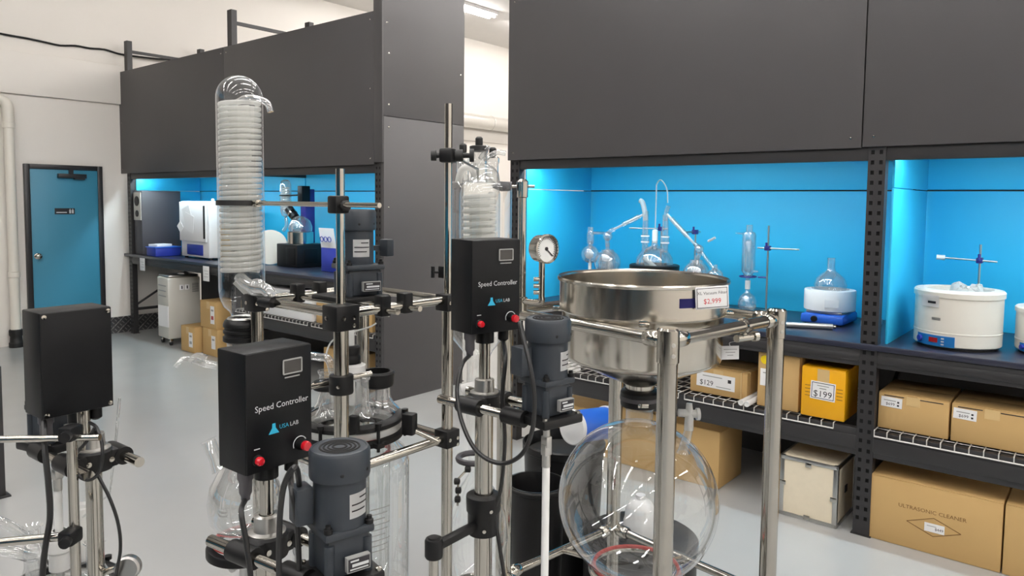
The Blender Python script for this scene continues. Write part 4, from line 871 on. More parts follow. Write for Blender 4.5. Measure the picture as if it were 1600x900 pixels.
# third stirrer, its controller seen from the plain back
t, g1, g2, MM = stirrer('overhead_stirrer', 'overhead stirrer whose plain controller back with corner screws faces out before the teal door', C3, 0.0498, 0.05, 1.192, 1.29, 1, box_off=(-0.030, 0.018), motor_yaw=0.2, plain_back=True, cap=None, colr=0.0145, shaft_to=0.88)
cable(t, [at(68, 652, 1.30), at(70, 700, 1.27), at(76, 760, 1.26), at(78, 810, 1.26), at(70, 860, 1.26), at(66, 910, 1.27), at(66, 980, 1.3)], 0.005)
cable(t, [at(140, 660, 1.32), at(152, 670, 1.30), at(160, 700, 1.28), at(156, 735, 1.28), at(140, 750, 1.28), at(122, 742, 1.28), at(117, 718, 1.28), at(122, 705, 1.29), at(135, 690, 1.30), at(148, 668, 1.31)], 0.003)
cable(t, [at(153, 743, 1.32), at(172, 780, 1.32), at(185, 820, 1.33), at(188, 860, 1.33), at(180, 910, 1.34), at(178, 980, 1.35)], 0.003)
# thin support rod with two cross rods
sp = at(112, 680, 1.27); sp2 = Vector((sp.x, sp.y, 0.10))
b = BM(); cyl(b, (sp.x, sp.y, 0.09), (sp.x, sp.y, sp.z+0.012), 0.0085, 16); part('support_rod', b, 'steel', t)
for (pa_, pb_, zc_) in ((at(-25, 687, 1.26), at(156, 683, 1.27), 0), (at(-25, 850, 1.26), at(122, 836, 1.27), 1)):
    b = BM(); cyl(b, pa_, pb_, 0.006 if zc_ == 0 else 0.0075, 14); part('cross_rod', b, 'steel', t)
    q = at(110, 676 if zc_ == 0 else 838, 1.265)
    b = BM(); box(b, q, (0.034, 0.026, 0.026), 0.6, 0.005); cyl(b, q+Vector((-0.008, -0.010, 0.0)), q+Vector((-0.018, -0.024, 0.0)), 0.009, 14); part('boss_head', b, 'black_plastic', t)
lid3 = MM @ Vector((0, 0, 0))
add_vessel(t, (lid3.x, lid3.y), 0.885, 0.105, 0.42)
b = BM(); lathe(b, (lid3.x, lid3.y, 0.885), [(0.020, 0.045), (0.020, 0.08), (0.024, 0.085), (0.024, 0.12), (0.012, 0.125)], 20); part('stirrer_neck', b, 'ptfe', t)
for (dx, dy, h_, mm) in ((-0.055, -0.035, 0.08, 'glass_lab'), (0.05, -0.04, 0.07, 'glass_lab'), (-0.03, 0.06, 0.10, 'glass_lab'), (0.055, 0.045, 0.12, 'glass_coil')):
    b = BM(); lathe(b, (lid3.x+dx, lid3.y+dy, 0.885), [(0.019, 0.03), (0.016, 0.04), (0.016, 0.02+h_), (0.021, 0.025+h_)], 18); part('side_neck', b, mm, t)
b = BM(); tube(b, smooth_path([(lid3.x-0.055, lid3.y-0.035, 0.985), (lid3.x-0.10, lid3.y-0.02, 1.01), (lid3.x-0.16, lid3.y+0.02, 1.02)], 5), 0.011, 10); ball(b, (lid3.x-0.055, lid3.y-0.035, 1.0), 0.022, 14); part('hose_adapter', b, 'glass_lab', t)
b = BM(); tube(b, smooth_path([(lid3.x-0.03, lid3.y+0.06, 0.98), (lid3.x-0.09, lid3.y+0.07, 1.04), (lid3.x-0.16, lid3.y+0.10, 1.05)], 5), 0.010, 10); part('hose_adapter', b, 'glass_lab', t)
b = BM(); tube(b, [at(187, 622, 1.42), at(180, 700, 1.43), at(171, 772, 1.44), (lid3.x+0.055, lid3.y+0.045, 1.0)], 0.0022, 6); part('capillary', b, 'glass_lab', t)
gp = at(203, 884, 1.37)
b = BM(); lathe(b, gp, [(0, 0), (0.021, 0.0), (0.0225, 0.002), (0.0225, 0.016), (0.019, 0.019), (0, 0.019)], 28, (-FW.x+0.2, -FW.y, 0.1)); part('gauge_body', b, 'alu', t)
b = BM(); tube(b, [gp+Vector((0, 0.01, 0)), gp+Vector((-0.03, 0.03, -0.01)), (lid3.x+0.05, lid3.y-0.04, 0.955)], 0.006, 8); part('gauge_pipe', b, 'steel', t)
# black post at the picture's left edge
t = thing('floor_stand', 'black upright stand fixed on the floor beyond the plain controller', 'stand', tuple(onz(2, 790, 0.0))[:2]+(0.0,))
q = onz(2, 775, 0.0)
b = BM(); bx(b, q.x-0.05, q.x+0.015, q.y-0.03, q.y+0.03, 0.0, 0.74, 0.004); part('upright', b, 'rack_black', t)
b = BM(); bx(b, q.x-0.07, q.x+0.035, q.y-0.05, q.y+0.05, 0.0, 0.01, 0.002); part('foot_plate', b, 'rack_black', t)

# ================================================================== framed glass reactor with the coil condenser
FX0, FX1, FY0, FY1 = 0.925, 1.235, 1.216, 1.53
ZU, ZL = 1.444, 1.113
t = thing('glass_reactor', 'steel framed jacketed glass reactor with a tall coil condenser and open flask', 'reactor', ((FX0+FX1)/2, (FY0+FY1)/2, 0))
RX = t
add_base(t, RZ(((FX0+FX1)/2, (FY0+FY1)/2), 0), FX1-FX0+0.03, FY1-FY0+0.03)
for (x, y, top, r) in ((FX0, FY0, ZU, 0.0155), (FX1, FY0, ZU, 0.0135), (FX0, FY1, ZU+0.0, 0.0145), (FX1, FY1, ZU+0.0, 0.0165)):
    b = BM(); cyl(b, (x, y, 0.075), (x, y, top), r, 24); part('frame_post', b, 'steel', t)
b = BM(); cyl(b, (FX0, FY0, ZU), (FX0, FY0, 1.742), 0.0092, 20); part('upper_rod', b, 'steel', t)
b = BM(); cyl(b, (FX1, FY0, ZU), (FX1, FY0, 1.905), 0.0092, 20); part('upper_rod', b, 'steel', t)
def block(p, s=(0.052, 0.052, 0.05), m='black_plastic'):
    b = BM(); box(b, p, s, 0, 0.003); k = part('corner_block', b, m, t)
    for (dx, dz) in ((-0.013, 0.0), (0.013, 0.0), (0.013, -0.016)):
        q = Vector(p)+Vector((dx, -s[1]/2, dz)); b = BM(); lathe(b, q, [(0.0045, 0), (0.0045, 0.002), (0, 0.0022)], 12, (0, -1, 0)); part('block_screw', b, 'steel', k)
    for dz in (0.0,):
        q = Vector(p)+Vector((-s[0]/2, 0.008, dz)); b = BM(); lathe(b, q, [(0.0045, 0), (0.0045, 0.002), (0, 0.0022)], 12, (-1, 0, 0)); part('block_screw', b, 'steel', k)
for (x, y) in ((FX0, FY0), (FX1, FY0), (FX0, FY1), (FX1, FY1)):
    block((x, y, ZU-0.004), (0.058, 0.05, 0.052) if (x, y) == (FX0, FY0) else (0.042, 0.042, 0.04))
    block((x, y, ZL), (0.044, 0.044, 0.042))
for z in (ZU+0.002, ZL):
    for y in (FY0, FY1): b = BM(); cyl(b, (FX0+0.02, y, z), (FX1-0.02, y, z), 0.0105, 18); part('cross_bar', b, 'steel', t)
    for x in (FX0, FX1): b = BM(); cyl(b, (x, FY0+0.02, z), (x, FY1-0.02, z), 0.0105, 18); part('cross_bar', b, 'steel', t)
# condenser on the left back corner
cxx, cyy = 0.925, 1.592
cz = 1.68
def zpx(py, x=cxx, y=cyy):       # height on the vertical through (x, y) that shows at picture row py
    lo, hi = 0.0, 3.0
    for _ in range(40):
        m_ = (lo+hi)/2; q = Vector((x, y, m_))-CP; yy = CY-FPX*q.dot(CU)/q.dot(FW)
        if yy > py: lo = m_
        else: hi = m_
    return (lo+hi)/2
zt, zb_ = zpx(118), zpx(486)
R = 0.0525
b = BM(); cyl(b, (FX0, FY1, ZU+0.002), (cxx, cyy-R*0.9, ZU-0.005), 0.0105, 18); part('condenser_arm', b, 'steel', t)
b = BM(); tube(b, [(cxx+0.044*math.cos(a), cyy+0.044*math.sin(a), ZU-0.012) for a in [-1.75+0.14*i for i in range(14)]], 0.008, 8); part('condenser_clamp', b, 'black_plastic', t)
b = BM(); q = at(417, 472, 1.64); lathe(b, q, [(0.011, -0.02), (0.013, 0.0), (0.012, 0.018)], 16, (0.25, -1, 0), cap0=True, cap1=True); part('clamp_nut', b, 'black_plastic', t)
prof = [(R*math.sin(a*PI/20), zt-R*(1-math.cos(a*PI/20))) for a in range(0, 11)] + [(R, zt-R), (R, zb_+0.055), (R*0.97, zb_+0.035), (R*0.8, zb_+0.012), (R*0.55, zb_), (0.026, zb_-0.008), (0.024, zb_-0.02), (0.024, zb_-0.06)]
b = BM(); lathe(b, (cxx, cyy, 0), prof, 44); part('condenser_shell', b, 'glass_thick', t)
def coil(x, y, z0, z1, r, turns, rr, n=18):
    N = int(turns*n); return [(x+r*math.cos(2*PI*i/n), y+r*math.sin(2*PI*i/n), z0+(z1-z0)*i/N) for i in range(N+1)]
z0, z1 = zpx(425), zpx(160)
b = BM(); tube(b, coil(cxx, cyy, z0, z1, 0.0435, 31, 0.0065), 0.0055, 8); part('coil', b, 'glass_coil', t)
b = BM(); tube(b, coil(cxx, cyy, z0+0.004, z1-0.01, 0.020, 24, 0.0065), 0.0062, 8); part('inner_coil', b, 'glass_coil', t)
b = BM(); tube(b, smooth_path([at(347, 166, 1.71), at(370, 160, 1.69), at(385, 153, 1.67), at(405, 155, 1.66), at(418, 162, 1.655), at(423, 175, 1.655)], 6), 0.0072, 10); part('outlet_nozzle', b, 'glass_lab', t)
b = BM(); tube(b, smooth_path([at(375, 434, 1.71), at(385, 443, 1.69), at(400, 450, 1.67), at(415, 452, 1.65), at(424, 462, 1.645)], 6), 0.014, 12); ball(b, at(402, 450, 1.68), 0.022, 16); part('side_outlet', b, 'glass_lab', t)
b = BM(); tube(b, smooth_path([(cxx-0.02, cyy-0.01, zb_+0.075), (cxx, cyy-0.02, zb_+0.05), (cxx+0.02, cyy-0.03, zb_+0.03), at(395, 462, 1.69)], 6), 0.011, 10); part('inner_bend', b, 'glass_coil', t)
b = BM(); lathe(b, (cxx, cyy, zpx(317)), [(R+0.0008, -0.006), (R+0.003, -0.006), (R+0.003, 0.006), (R+0.0008, 0.006)], 44); part('strap', b, 'rubber', t)
za = zpx(317)
pr0 = Vector((FX0, FY0, za)) + Vector((0.0, -0.10, 0.0)); 
rodA = Vector((FX0-0.012, FY0-0.135, za+0.0)); rodB = Vector((cxx+0.0, cyy-R-0.012, za))
b = BM(); cyl(b, rodA, rodB, 0.0052, 14); part('strap_rod', b, 'steel', t)
b = BM(); lathe(b, rodB, [(0.006, -0.012), (0.0085, -0.012), (0.0085, 0.004), (0.006, 0.010)], 14, (0, 1, 0), cap0=True, cap1=True); part('rod_tip', b, 'steel', t)
b = BM(); box(b, (FX0-0.005, FY0, za), (0.034, 0.03, 0.036), 0, 0.004); k = part('rod_clamp', b, 'black_plastic', t)
b = BM(); lathe(b, (FX0-0.002, FY0-0.015, za-0.002), [(0.011, 0), (0.011, 0.012), (0.009, 0.015), (0, 0.016)], 10, (-0.3, -1, 0)); part('clamp_knob', b, 'rubber', k)
# collar with a cross rod on the near post
zq = zpx(600, FX0, FY0)
b = BM(); lathe(b, (FX0, FY0, zq), [(0.0155, -0.020), (0.024, -0.019), (0.025, -0.015), (0.025, 0.015), (0.024, 0.019), (0.0155, 0.020)], 24); k = part('post_collar', b, 'black_plastic', t)
b = BM(); lathe(b, Vector((FX0, FY0, zq))-Vector((FW.x, FW.y, 0)).normalized()*0.0245, [(0.004, 0), (0.004, 0.002), (0, 0.0022)], 10, (-FW.x, -FW.y, 0)); part('collar_screw', b, 'steel', k)
b = BM(); cyl(b, (FX0-0.07, FY0+0.022, zq+0.002), (FX0+0.095, FY0+0.022, zq+0.002), 0.0062, 14); part('cross_rod', b, 'steel', t)
# black screw coupling below the condenser and the receiving flask
zc0 = zpx(505)
b = BM(); lathe(b, (cxx, cyy, zc0), [(0.026, 0.010), (0.036, 0.012), (0.041, 0.008), (0.044, 0.0), (0.044, -0.006), (0.041, -0.008), (0.041, -0.013), (0.044, -0.015), (0.044, -0.021), (0.041, -0.023), (0.041, -0.028), (0.045, -0.03), (0.045, -0.040), (0.038, -0.044)], 36, cap1=True); part('screw_coupling', b, 'black_plastic', t)
b = BM(); torus(b, (cxx, cyy, zc0+0.012), 0.031, 0.004, 32, 8); part('coupling_ring', b, 'alu', t)
zf = zpx(775)
b = BM(); lathe(b, (cxx, cyy, 0), [(0.036, zc0-0.042), (0.036, zf+0.14), (0.040, zf+0.10), (0.060, zf+0.065), (0.080, zf+0.03), (0.087, zf-0.01), (0.083, zf-0.05), (0.066, zf-0.08), (0.03, zf-0.098), (0.014, zf-0.104), (0.014, zf-0.14)], 44); part('receiving_flask', b, 'glass_lab', t)
b = BM(); lathe(b, (cxx, cyy, 0), [(0.0, zf+0.02), (0.018, zf+0.02), (0.018, zc0-0.05)], 20); part('dip_tube', b, 'glass_lab', t)
n1 = at(345, 735, 1.69); n2 = at(326, 690, 1.70)
b = BM(); tube(b, [n1, n1.lerp(n2, 0.4), n2, n2+(n2-n1).normalized()*0.004], [0.02, 0.015, 0.016, 0.021], 16, cap=False); part('flask_neck', b, 'glass_lab', t)
b = BM(); lathe(b, (cxx, cyy, zpx(848)), [(0.066, 0.014), (0.076, 0.014), (0.076, 0.006), (0.070, 0.006)], 40); part('red_gasket', b, 'red_gasket', t)
b = BM(); lathe(b, (cxx, cyy, zpx(852)), [(0.070, 0.006), (0.088, 0.008), (0.091, 0.004), (0.091, -0.012), (0.086, -0.016), (0.070, -0.010), (0.070, 0.006)], 44); part('flask_ring', b, 'black_plastic', t)
b = BM(); cyl(b, (cxx+0.07, cyy-0.05, zpx(854)), (FX0, FY1, zpx(854)), 0.0085, 12); cyl(b, (cxx, cyy-0.085, zpx(854)), (FX0, FY1, zpx(854)), 0.0085, 12); part('ring_arm', b, 'steel', t)
b = BM(); lathe(b, (cxx, cyy, zf-0.14), [(0.016, 0.005), (0.024, 0.0), (0.024, -0.03), (0.016, -0.035), (0.016, -0.06)], 18, cap0=True, cap1=True); cyl(b, (cxx-0.05, cyy-0.02, zf-0.155), (cxx+0.03, cyy+0.01, zf-0.155), 0.010, 12); part('drain_valve', b, 'ptfe', t)
# milky glass nozzle left of the controller
b = BM(); tube(b, smooth_path([at(274, 574, 1.62), at(285, 562, 1.63), at(300, 562, 1.65), at(318, 568, 1.68), at(345, 572, 1.70), (cxx, cyy, zpx(575))], 6), [0.005]*6+[0.006]*6+[0.007]*6+[0.009]*7+[0.010]*6, 10); part('side_nozzle', b, 'glass_lab', t)
b = BM(); tube(b, smooth_path([at(296, 566, 1.64), at(308, 556, 1.65), at(322, 560, 1.66)], 5), 0.0075, 8); part('side_nozzle', b, 'glass_lab', t)
# vessel and lid
vx, vy = 1.067, 1.366
def zv(py): return zpx(py, vx, vy)
zl_ = zv(655)
add_vessel(t, (vx, vy), zl_, 0.118, 0.42)
b = BM(); lathe(b, (vx, vy, zl_), [(0.086, -0.07), (0.094, -0.075), (0.096, -0.085), (0.094, -0.09)], 44); part('red_line', b, 'red_gasket', t)
nk = [(vx-0.016, vy-0.060, 0.085, 0.016), (vx-0.055, vy+0.006, 0.072, 0.020), (vx-0.02, vy+0.065, 0.08, 0.018), (vx+0.046, vy-0.040, 0.062, 0.030)]
for (x, y, h_, r_) in nk:
    b = BM(); lathe(b, (x, y, zl_), [(r_*1.7, 0.024), (r_*1.3, 0.036), (r_, 0.055), (r_, h_+0.02), (r_*1.2, h_+0.024), (r_*1.2, h_+0.030), (r_*0.9, h_+0.030)], 24); part('side_neck', b, 'glass_lab', t)
x, y, h_, r_ = nk[3]
b = BM(); lathe(b, (x, y, zl_+h_+0.018), [(0.030, -0.004), (0.037, 0.0), (0.039, 0.006), (0.039, 0.024), (0.041, 0.030), (0.037, 0.034), (0.030, 0.034), (0.030, 0.020)], 32); part('screw_coupling', b, 'black_plastic', t)
x, y, h_, r_ = nk[1]
b = BM(); lathe(b, (x, y, zl_+h_+0.012), [(0.024, -0.002), (0.038, 0.0), (0.039, 0.008), (0.036, 0.016), (0.024, 0.018)], 32); part('neck_ring', b, 'black_plastic', t)
b = BM(); lathe(b, (vx, vy, zl_), [(0.028, 0.04), (0.026, 0.06), (0.026, 0.105), (0.034, 0.108), (0.034, 0.130), (0.024, 0.134)], 26); part('stirrer_neck', b, 'ptfe', t)
b = BM(); lathe(b, (vx, vy, zl_), [(0.020, 0.134), (0.022, 0.137), (0.022, 0.150), (0.0205, 0.152), (0.0205, 0.156), (0.022, 0.158), (0.022, 0.172), (0.018, 0.176)], 26, cap1=True); part('screw_coupling', b, 'black_plastic', t)
b = BM(); cyl(b, (vx, vy, zl_-0.32), (vx, vy, zl_+0.26), 0.0085, 16); part('stir_shaft', b, 'ptfe', t)
b = BM(); cyl(b, (vx, vy, zl_+0.24), (vx, vy, zv(468)), 0.0105, 16); box(b, (vx, vy, zl_+0.235), (0.026, 0.026, 0.02), 0, 0.003); part('joint', b, 'alu', t)
b = BM(); box(b, (vx, vy, zl_-0.33), (0.11, 0.012, 0.05), 0.5, 0.004); part('stir_blade', b, 'ptfe', t)
b = BM(); tube(b, smooth_path([at(487, 556, 1.78), at(500, 558, 1.77), at(514, 562, 1.75), at(522, 590, 1.75)], 5), 0.0095, 10); part('vapour_tube', b, 'glass_lab', t)
b = BM(); tube(b, smooth_path([at(509, 560, 1.80), at(512, 545, 1.80), at(520, 532, 1.80), at(540, 522, 1.79), at(575, 512, 1.78), at(588, 505, 1.78)], 6), 0.0022, 6); part('sensor_wire', b, 'ptfe', t)
for (k_, (px_, py_, d_)) in enumerate(((640, 662, 1.70), (553, 663, 1.60))):
    q = at(px_, py_, d_); b = BM(); box(b, q, (0.026, 0.03, 0.05) if k_ == 0 else (0.018, 0.022, 0.04), 0.3, 0.004); part('lid_clamp', b, 'black_plastic', t)
b = BM(); cyl(b, at(645, 672, 1.70), at(684, 690, 1.72), 0.0055, 10); part('lid_strut', b, 'steel', t)
b = BM(); aj = math.atan2(-FW.y, -FW.x)+0.62; rj = 0.118*1.15+0.001
for k_ in range(9):
    z_ = zl_-0.17-0.012*k_; a1_ = aj+0.26-0.05*(k_ % 3)
    V = [[b.verts.new((vx+rj*math.cos(aj-0.1+(a1_-aj+0.1)*i/5), vy+rj*math.sin(aj-0.1+(a1_-aj+0.1)*i/5), z_+dz)) for i in range(6)] for dz in (0, 0.0018)]
    for i in range(5): b.faces.new((V[0][i], V[0][i+1], V[1][i+1], V[1][i]))
part('jacket_print', b, 'frame_grey', t, kind='stuff')
# motor on its plate over the vessel
zp = zv(462)
for dx in (-0.032, 0.032):
    b = BM(); cyl(b, (vx+dx, FY0-0.05, zp-0.014), (vx+dx, FY1+0.03, zp-0.014), 0.0065, 12); part('motor_rail', b, 'steel', t)
for (x, y) in ((vx-0.032, FY0), (vx+0.032, FY0), (vx-0.032, FY1), (vx+0.032, FY1)):
    b = BM(); box(b, (x, y, ZU+0.008), (0.026, 0.03, 0.046), 0, 0.004); part('rail_clamp', b, 'black_plastic', t)
b = BM(); box(b, (vx, vy, zp-0.002), (0.125, 0.13, 0.012), 0, 0.003); part('motor_plate', b, 'black_plastic', t)
add_motor(t, RZ((vx+0.012, vy-0.012), -0.25), zp+0.004, side=0.078, r=0.037, hg=0.060, hb=0.125, capbox=None, wide_label=True)
q = at(604, 387, 1.80); b = BM(); box(b, q, (0.026, 0.026, 0.042), 0.2, 0.003); box(b, q+Vector((-0.02, 0.012, 0)), (0.025, 0.01, 0.012)); part('terminal_box', b, 'motor_grey', t)

# ================================================================== tall glass column behind the second controller
cc = at(748, 300, 1.93); kx, ky = cc.x, cc.y
def zk_(py): return zpx(py, kx, ky)
t = thing('glass_column', 'wide clear glass condenser column clamped to the steel rod behind the second controller', 'condenser', (kx, ky, 0))
R = 0.083
zs = zk_(285)
R = 0.088
b = BM(); lathe(b, (kx, ky, 0), [(0.020, zs+0.06), (0.020, zs+0.05), (0.04, zs+0.04), (0.052, zs+0.025), (0.056, zs+0.004), (R*0.92, zs), (R*0.98, zs-0.008), (R, zs-0.022), (R, zk_(500)), (R*0.9, zk_(520)), (0.04, zk_(548)), (0.028, zk_(565)), (0.028, zk_(625))], 44); part('outer_shell', b, 'glass_thick', t)
b = BM(); lathe(b, (kx+0.004, ky, 0), [(0.02, zs+0.02), (0.05, zs-0.01), (0.054, zs-0.03), (0.054, zk_(490)), (0.02, zk_(520))], 36); part('inner_shell', b, 'glass_thick', t)
b = BM(); tube(b, coil(kx+0.004, ky, zk_(480), zs-0.03, 0.04, 17, 0.008), 0.0065, 8); part('coil', b, 'glass_coil', t)
b = BM(); tube(b, coil(kx+0.004, ky, zk_(480), zs-0.04, 0.022, 16, 0.008), 0.006, 8); part('inner_coil', b, 'glass_coil', t)
for (dx, dy, zz, rr) in ((0.0, 0.0, 0.075, 0.021), (-0.040, 0.03, 0.055, 0.016), (0.035, -0.035, 0.05, 0.016)):
    q = Vector((kx, ky, zs))+CR*dx+Vector((0, 0, 0))-Vector((FW.x, FW.y, 0))*dy
    b = BM(); lathe(b, q, [(rr*1.1, 0.0), (rr, 0.015), (rr, zz), (rr*1.15, zz+0.004), (rr*1.15, zz+0.016), (rr*0.8, zz+0.02)], 18); part('top_neck', b, 'glass_lab', t)
    b = BM(); lathe(b, q, [(0.007, zz+0.016), (0.010, zz+0.024), (0.010, zz+0.040), (0.006, zz+0.044)], 12, cap1=True); part('black_knob', b, 'rubber', t)
b = BM(); q = Vector((kx, ky, zs+0.086)); lathe(b, q, [(0.019, -0.006), (0.025, -0.004), (0.025, 0.008), (0.019, 0.010)], 20, cap0=True, cap1=True); part('neck_ring', b, 'rubber', t)
b = BM(); tube(b, smooth_path([at(757, 250, 1.92), at(765, 243, 1.91), at(778, 238, 1.91), at(790, 240, 1.91)], 5), 0.0065, 10); tube(b, smooth_path([at(750, 248, 1.92), at(758, 236, 1.91), at(763, 228, 1.91)], 5), 0.006, 10); part('top_manifold', b, 'glass_lab', t)
b = BM(); tube(b, smooth_path([at(716, 285, 1.88), at(722, 265, 1.87), at(735, 262, 1.87), at(742, 275, 1.88)], 6), 0.009, 10); part('side_loop', b, 'glass_coil', t)
b = BM(); ball(b, (kx-0.004, ky-0.03, zk_(604)), 0.034, 20); cyl(b, at(722, 610, 1.90), at(765, 600, 1.90), 0.016, 16); part('valve_body', b, 'ptfe', t)
b = BM(); lathe(b, (kx, ky, 0), [(0.028, zk_(620)), (0.030, zk_(650)), (0.022, zk_(690)), (0.022, zk_(740)), (0.05, zk_(765)), (0.078, zk_(800)), (0.086, zk_(840)), (0.078, zk_(885)), (0.05, zk_(915)), (0.0, zk_(930))], 36); part('receiving_flask', b, 'glass', t)
b = BM(); lathe(b, (kx, ky, zk_(915)), [(0.05, 0.004), (0.07, 0.0), (0.07, -0.012), (0.05, -0.012), (0.05, 0.004)], 30); cyl(b, (kx, ky, zk_(915)-0.012), (kx, ky, 0.03), 0.012, 14); lathe(b, (kx, ky, 0.0), [(0.12, 0), (0.12, 0.012), (0.02, 0.03)], 30, cap0=True); part('flask_stand', b, 'steel', t)
# clamp on the steel rod
q0 = Vector((FX1, FY0, zpx(243, FX1, FY0)))
b = BM(); box(b, q0, (0.036, 0.034, 0.034), 0.3, 0.006); k = part('rod_clamp', b, 'black_plastic', t)
b = BM(); cyl(b, q0-CR*0.018, q0-CR*0.03, 0.006, 10); cyl(b, q0-CR*0.028, q0-CR*0.04, 0.0125, 12); part('clamp_knob', b, 'rubber', k)
b = BM(); cyl(b, q0+CR*0.016, q0+CR*0.034, 0.014, 14); cyl(b, q0+CR*0.03, q0+CR*0.058, 0.006, 10); cyl(b, q0+CR*0.05, q0+CR*0.06, 0.0155, 14); part('clamp_knob', b, 'rubber', k)
b = BM(); tube(b, [q0+CR*0.01, Vector((kx, ky, q0.z-0.03))-FW*0.07, Vector((kx, ky, q0.z-0.05))-FW*0.04], 0.0035, 8); part('clamp_finger', b, 'alu', k)
# small black T-screws and ring behind the second column
q = at(693, 425, 1.80); b = BM(); box(b, q, (0.02, 0.02, 0.03), 0, 0.003); cyl(b, q, q-CR*0.03, 0.004, 8); cyl(b, q-CR*0.026+Vector((0, 0, -0.014)), q-CR*0.026+Vector((0, 0, 0.014)), 0.005, 8); part('t_screw', b, 'black_plastic', t)
q = at(740, 716, 1.90); b = BM(); tube(b, [q+Vector((0.04*math.cos(a), 0.04*math.sin(a), 0)) for a in [0.3+0.33*i for i in range(17)]], 0.008, 8); part('ring_holder', b, 'dark_cabinet', t)
b = BM(); tube(b, [at(740, 722, 1.88), at(726, 738, 1.87), at(716, 748, 1.86), at(715, 790, 1.86)], 0.003, 8); part('knob_rod', b, 'steel', t)
for (px_, py_) in ((714, 752), (716, 766), (715, 780), (731, 733)):
    q = at(px_, py_, 1.86); b = BM(); lathe(b, q, [(0.004, -0.008), (0.0085, -0.006), (0.0085, 0.006), (0.004, 0.008)], 12, CR, cap0=True, cap1=True); part('black_knob', b, 'rubber', t)

# ================================================================== steel vacuum filter in its tube frame
ax, ay = 1.815, 1.022
e1 = Vector((0.9895, -0.1448, 0)); e2 = Vector((0.1448, 0.9895, 0)); c0 = Vector((1.827, 1.039, 0)); HA, HB = 0.252, 0.285
ZR, ZR2 = 1.363, 0.565
t = thing('vacuum_filter_stand', 'polished steel tube frame carrying the filter pan and big flask', 'frame', (c0.x, c0.y, 0))
VF = t
cor = {n: c0+e1*(HA*a)+e2*(HB*b_) for n, a, b_ in (('F', -1, -1), ('R', 1, -1), ('L', -1, 1), ('B', 1, 1))}
Mv = RZ((c0.x, c0.y), math.atan2(e1.y, e1.x))
for n, p in cor.items():
    b = BM(); cyl(b, (p.x, p.y, 0.09), (p.x, p.y, ZR+0.012), 0.0235, 28); part('frame_post', b, 'steel', t)
    b = BM(); lathe(b, (p.x, p.y, ZR), [(0.0245, -0.055), (0.0265, -0.054), (0.0265, 0.022), (0.022, 0.027), (0, 0.028)], 28); k = part('corner_sleeve', b, 'steel', t)
    for dz in (-0.01, -0.035):
        d_ = -(e1*0.5+e2).normalized(); b = BM(); lathe(b, Vector((p.x, p.y, ZR+dz))+d_*0.0262, [(0.005, 0), (0.005, 0.002), (0, 0.0022)], 12, d_); part('sleeve_screw', b, 'alu', k)
    b = BM(); cyl(b, p+Vector((0, 0, 0.04))-e1*0.014, p+Vector((0, 0, 0.04))+e1*0.014, 0.04, 18); w_ = part('castor', b, 'rubber', t)
    b = BM(); box(b, (p.x, p.y, 0.075), (0.045, 0.05, 0.04), 0, 0.006); part('castor_fork', b, 'steel', w_)
for z in (ZR-0.004, ZR2):
    for a_, b_ in (('F', 'R'), ('F', 'L'), ('R', 'B'), ('L', 'B')):
        P, Q = cor[a_]+Vector((0, 0, z)), cor[b_]+Vector((0, 0, z)); d_ = (Q-P).normalized()
        b = BM(); cyl(b, P+d_*0.02, Q-d_*0.02, 0.016 if z > 1 else 0.013, 22); part('rail', b, 'steel', t)
        for s_, e_ in ((P, d_), (Q, -d_)):
            b = BM(); lathe(b, s_, [(0.017, 0.02), (0.020, 0.024), (0.020, 0.062), (0.017, 0.066)], 20, e_); part('rail_sleeve', b, 'steel', t)
# flask ring on short arms between the lower rails
b = BM(); torus(b, (ax, ay, 0.622), 0.128, 0.010, 48, 10); part('support_ring', b, 'steel', t)
b = BM(); torus(b, (ax, ay, 0.633), 0.121, 0.006, 48, 8); part('red_gasket', b, 'red_gasket', t)
for s_ in (-1, 1):
    P = c0+e1*(s_*HA)+Vector((0, 0, ZR2)); Q = Vector((ax, ay, 0.615))+e1*(s_*0.135)
    b = BM(); tube(b, [P, P.lerp(Q, 0.7)+Vector((0, 0, -0.012)), Q], 0.009, 12); part('ring_arm', b, 'steel', t)
    P = c0+e2*(s_*HB)+Vector((0, 0, ZR2)); Q = Vector((ax, ay, 0.615))+e2*(s_*0.135)
    b = BM(); tube(b, [P, P.lerp(Q, 0.7)+Vector((0, 0, -0.012)), Q], 0.009, 12); part('ring_arm', b, 'steel', t)
# tube and gauge at the left corner
lp = cor['L'].lerp(cor['F'], 0.115)
b = BM(); lathe(b, (lp.x, lp.y, 0), [(0.018, ZR-0.01), (0.018, ZR+0.045), (0.0125, ZR+0.048), (0.0125, 1.69), (0.016, 1.692), (0.017, 1.735), (0.009, 1.742)], 22, cap1=True); part('riser_tube', b, 'steel', t)
g = at(846, 470, 2.0); g0 = Vector((lp.x, lp.y, ZR+0.035))
g.z = ZR+0.04
b = BM(); tube(b, smooth_path([g0, g0.lerp(g, 0.7), g+Vector((0, 0, 0.004)), g+Vector((0, 0, 0.02))], 5), 0.0085, 12); cyl(b, g+Vector((0, 0, 0.015)), g+Vector((0, 0, 0.125)), 0.0085, 14); part('gauge_pipe', b, 'steel', t)
for k_ in range(3):
    b = BM(); cyl(b, g+Vector((0, 0, 0.03+0.018*k_)), g+Vector((0, 0, 0.03+0.018*k_))-CR*0.022, 0.006, 10); part('hose_barb', b, 'steel', t)
b = BM(); cyl(b, g+Vector((0, 0, 0.112)), g+Vector((0, 0, 0.128)), 0.0095, 6); part('brass_nut', b, 'yellow_board', t)
gn = (-Vector((FW.x, FW.y, 0))*0.80+CR*0.60).normalized(); gc = at(852, 388, 2.0)
gc = Vector((g.x, g.y, gc.z))
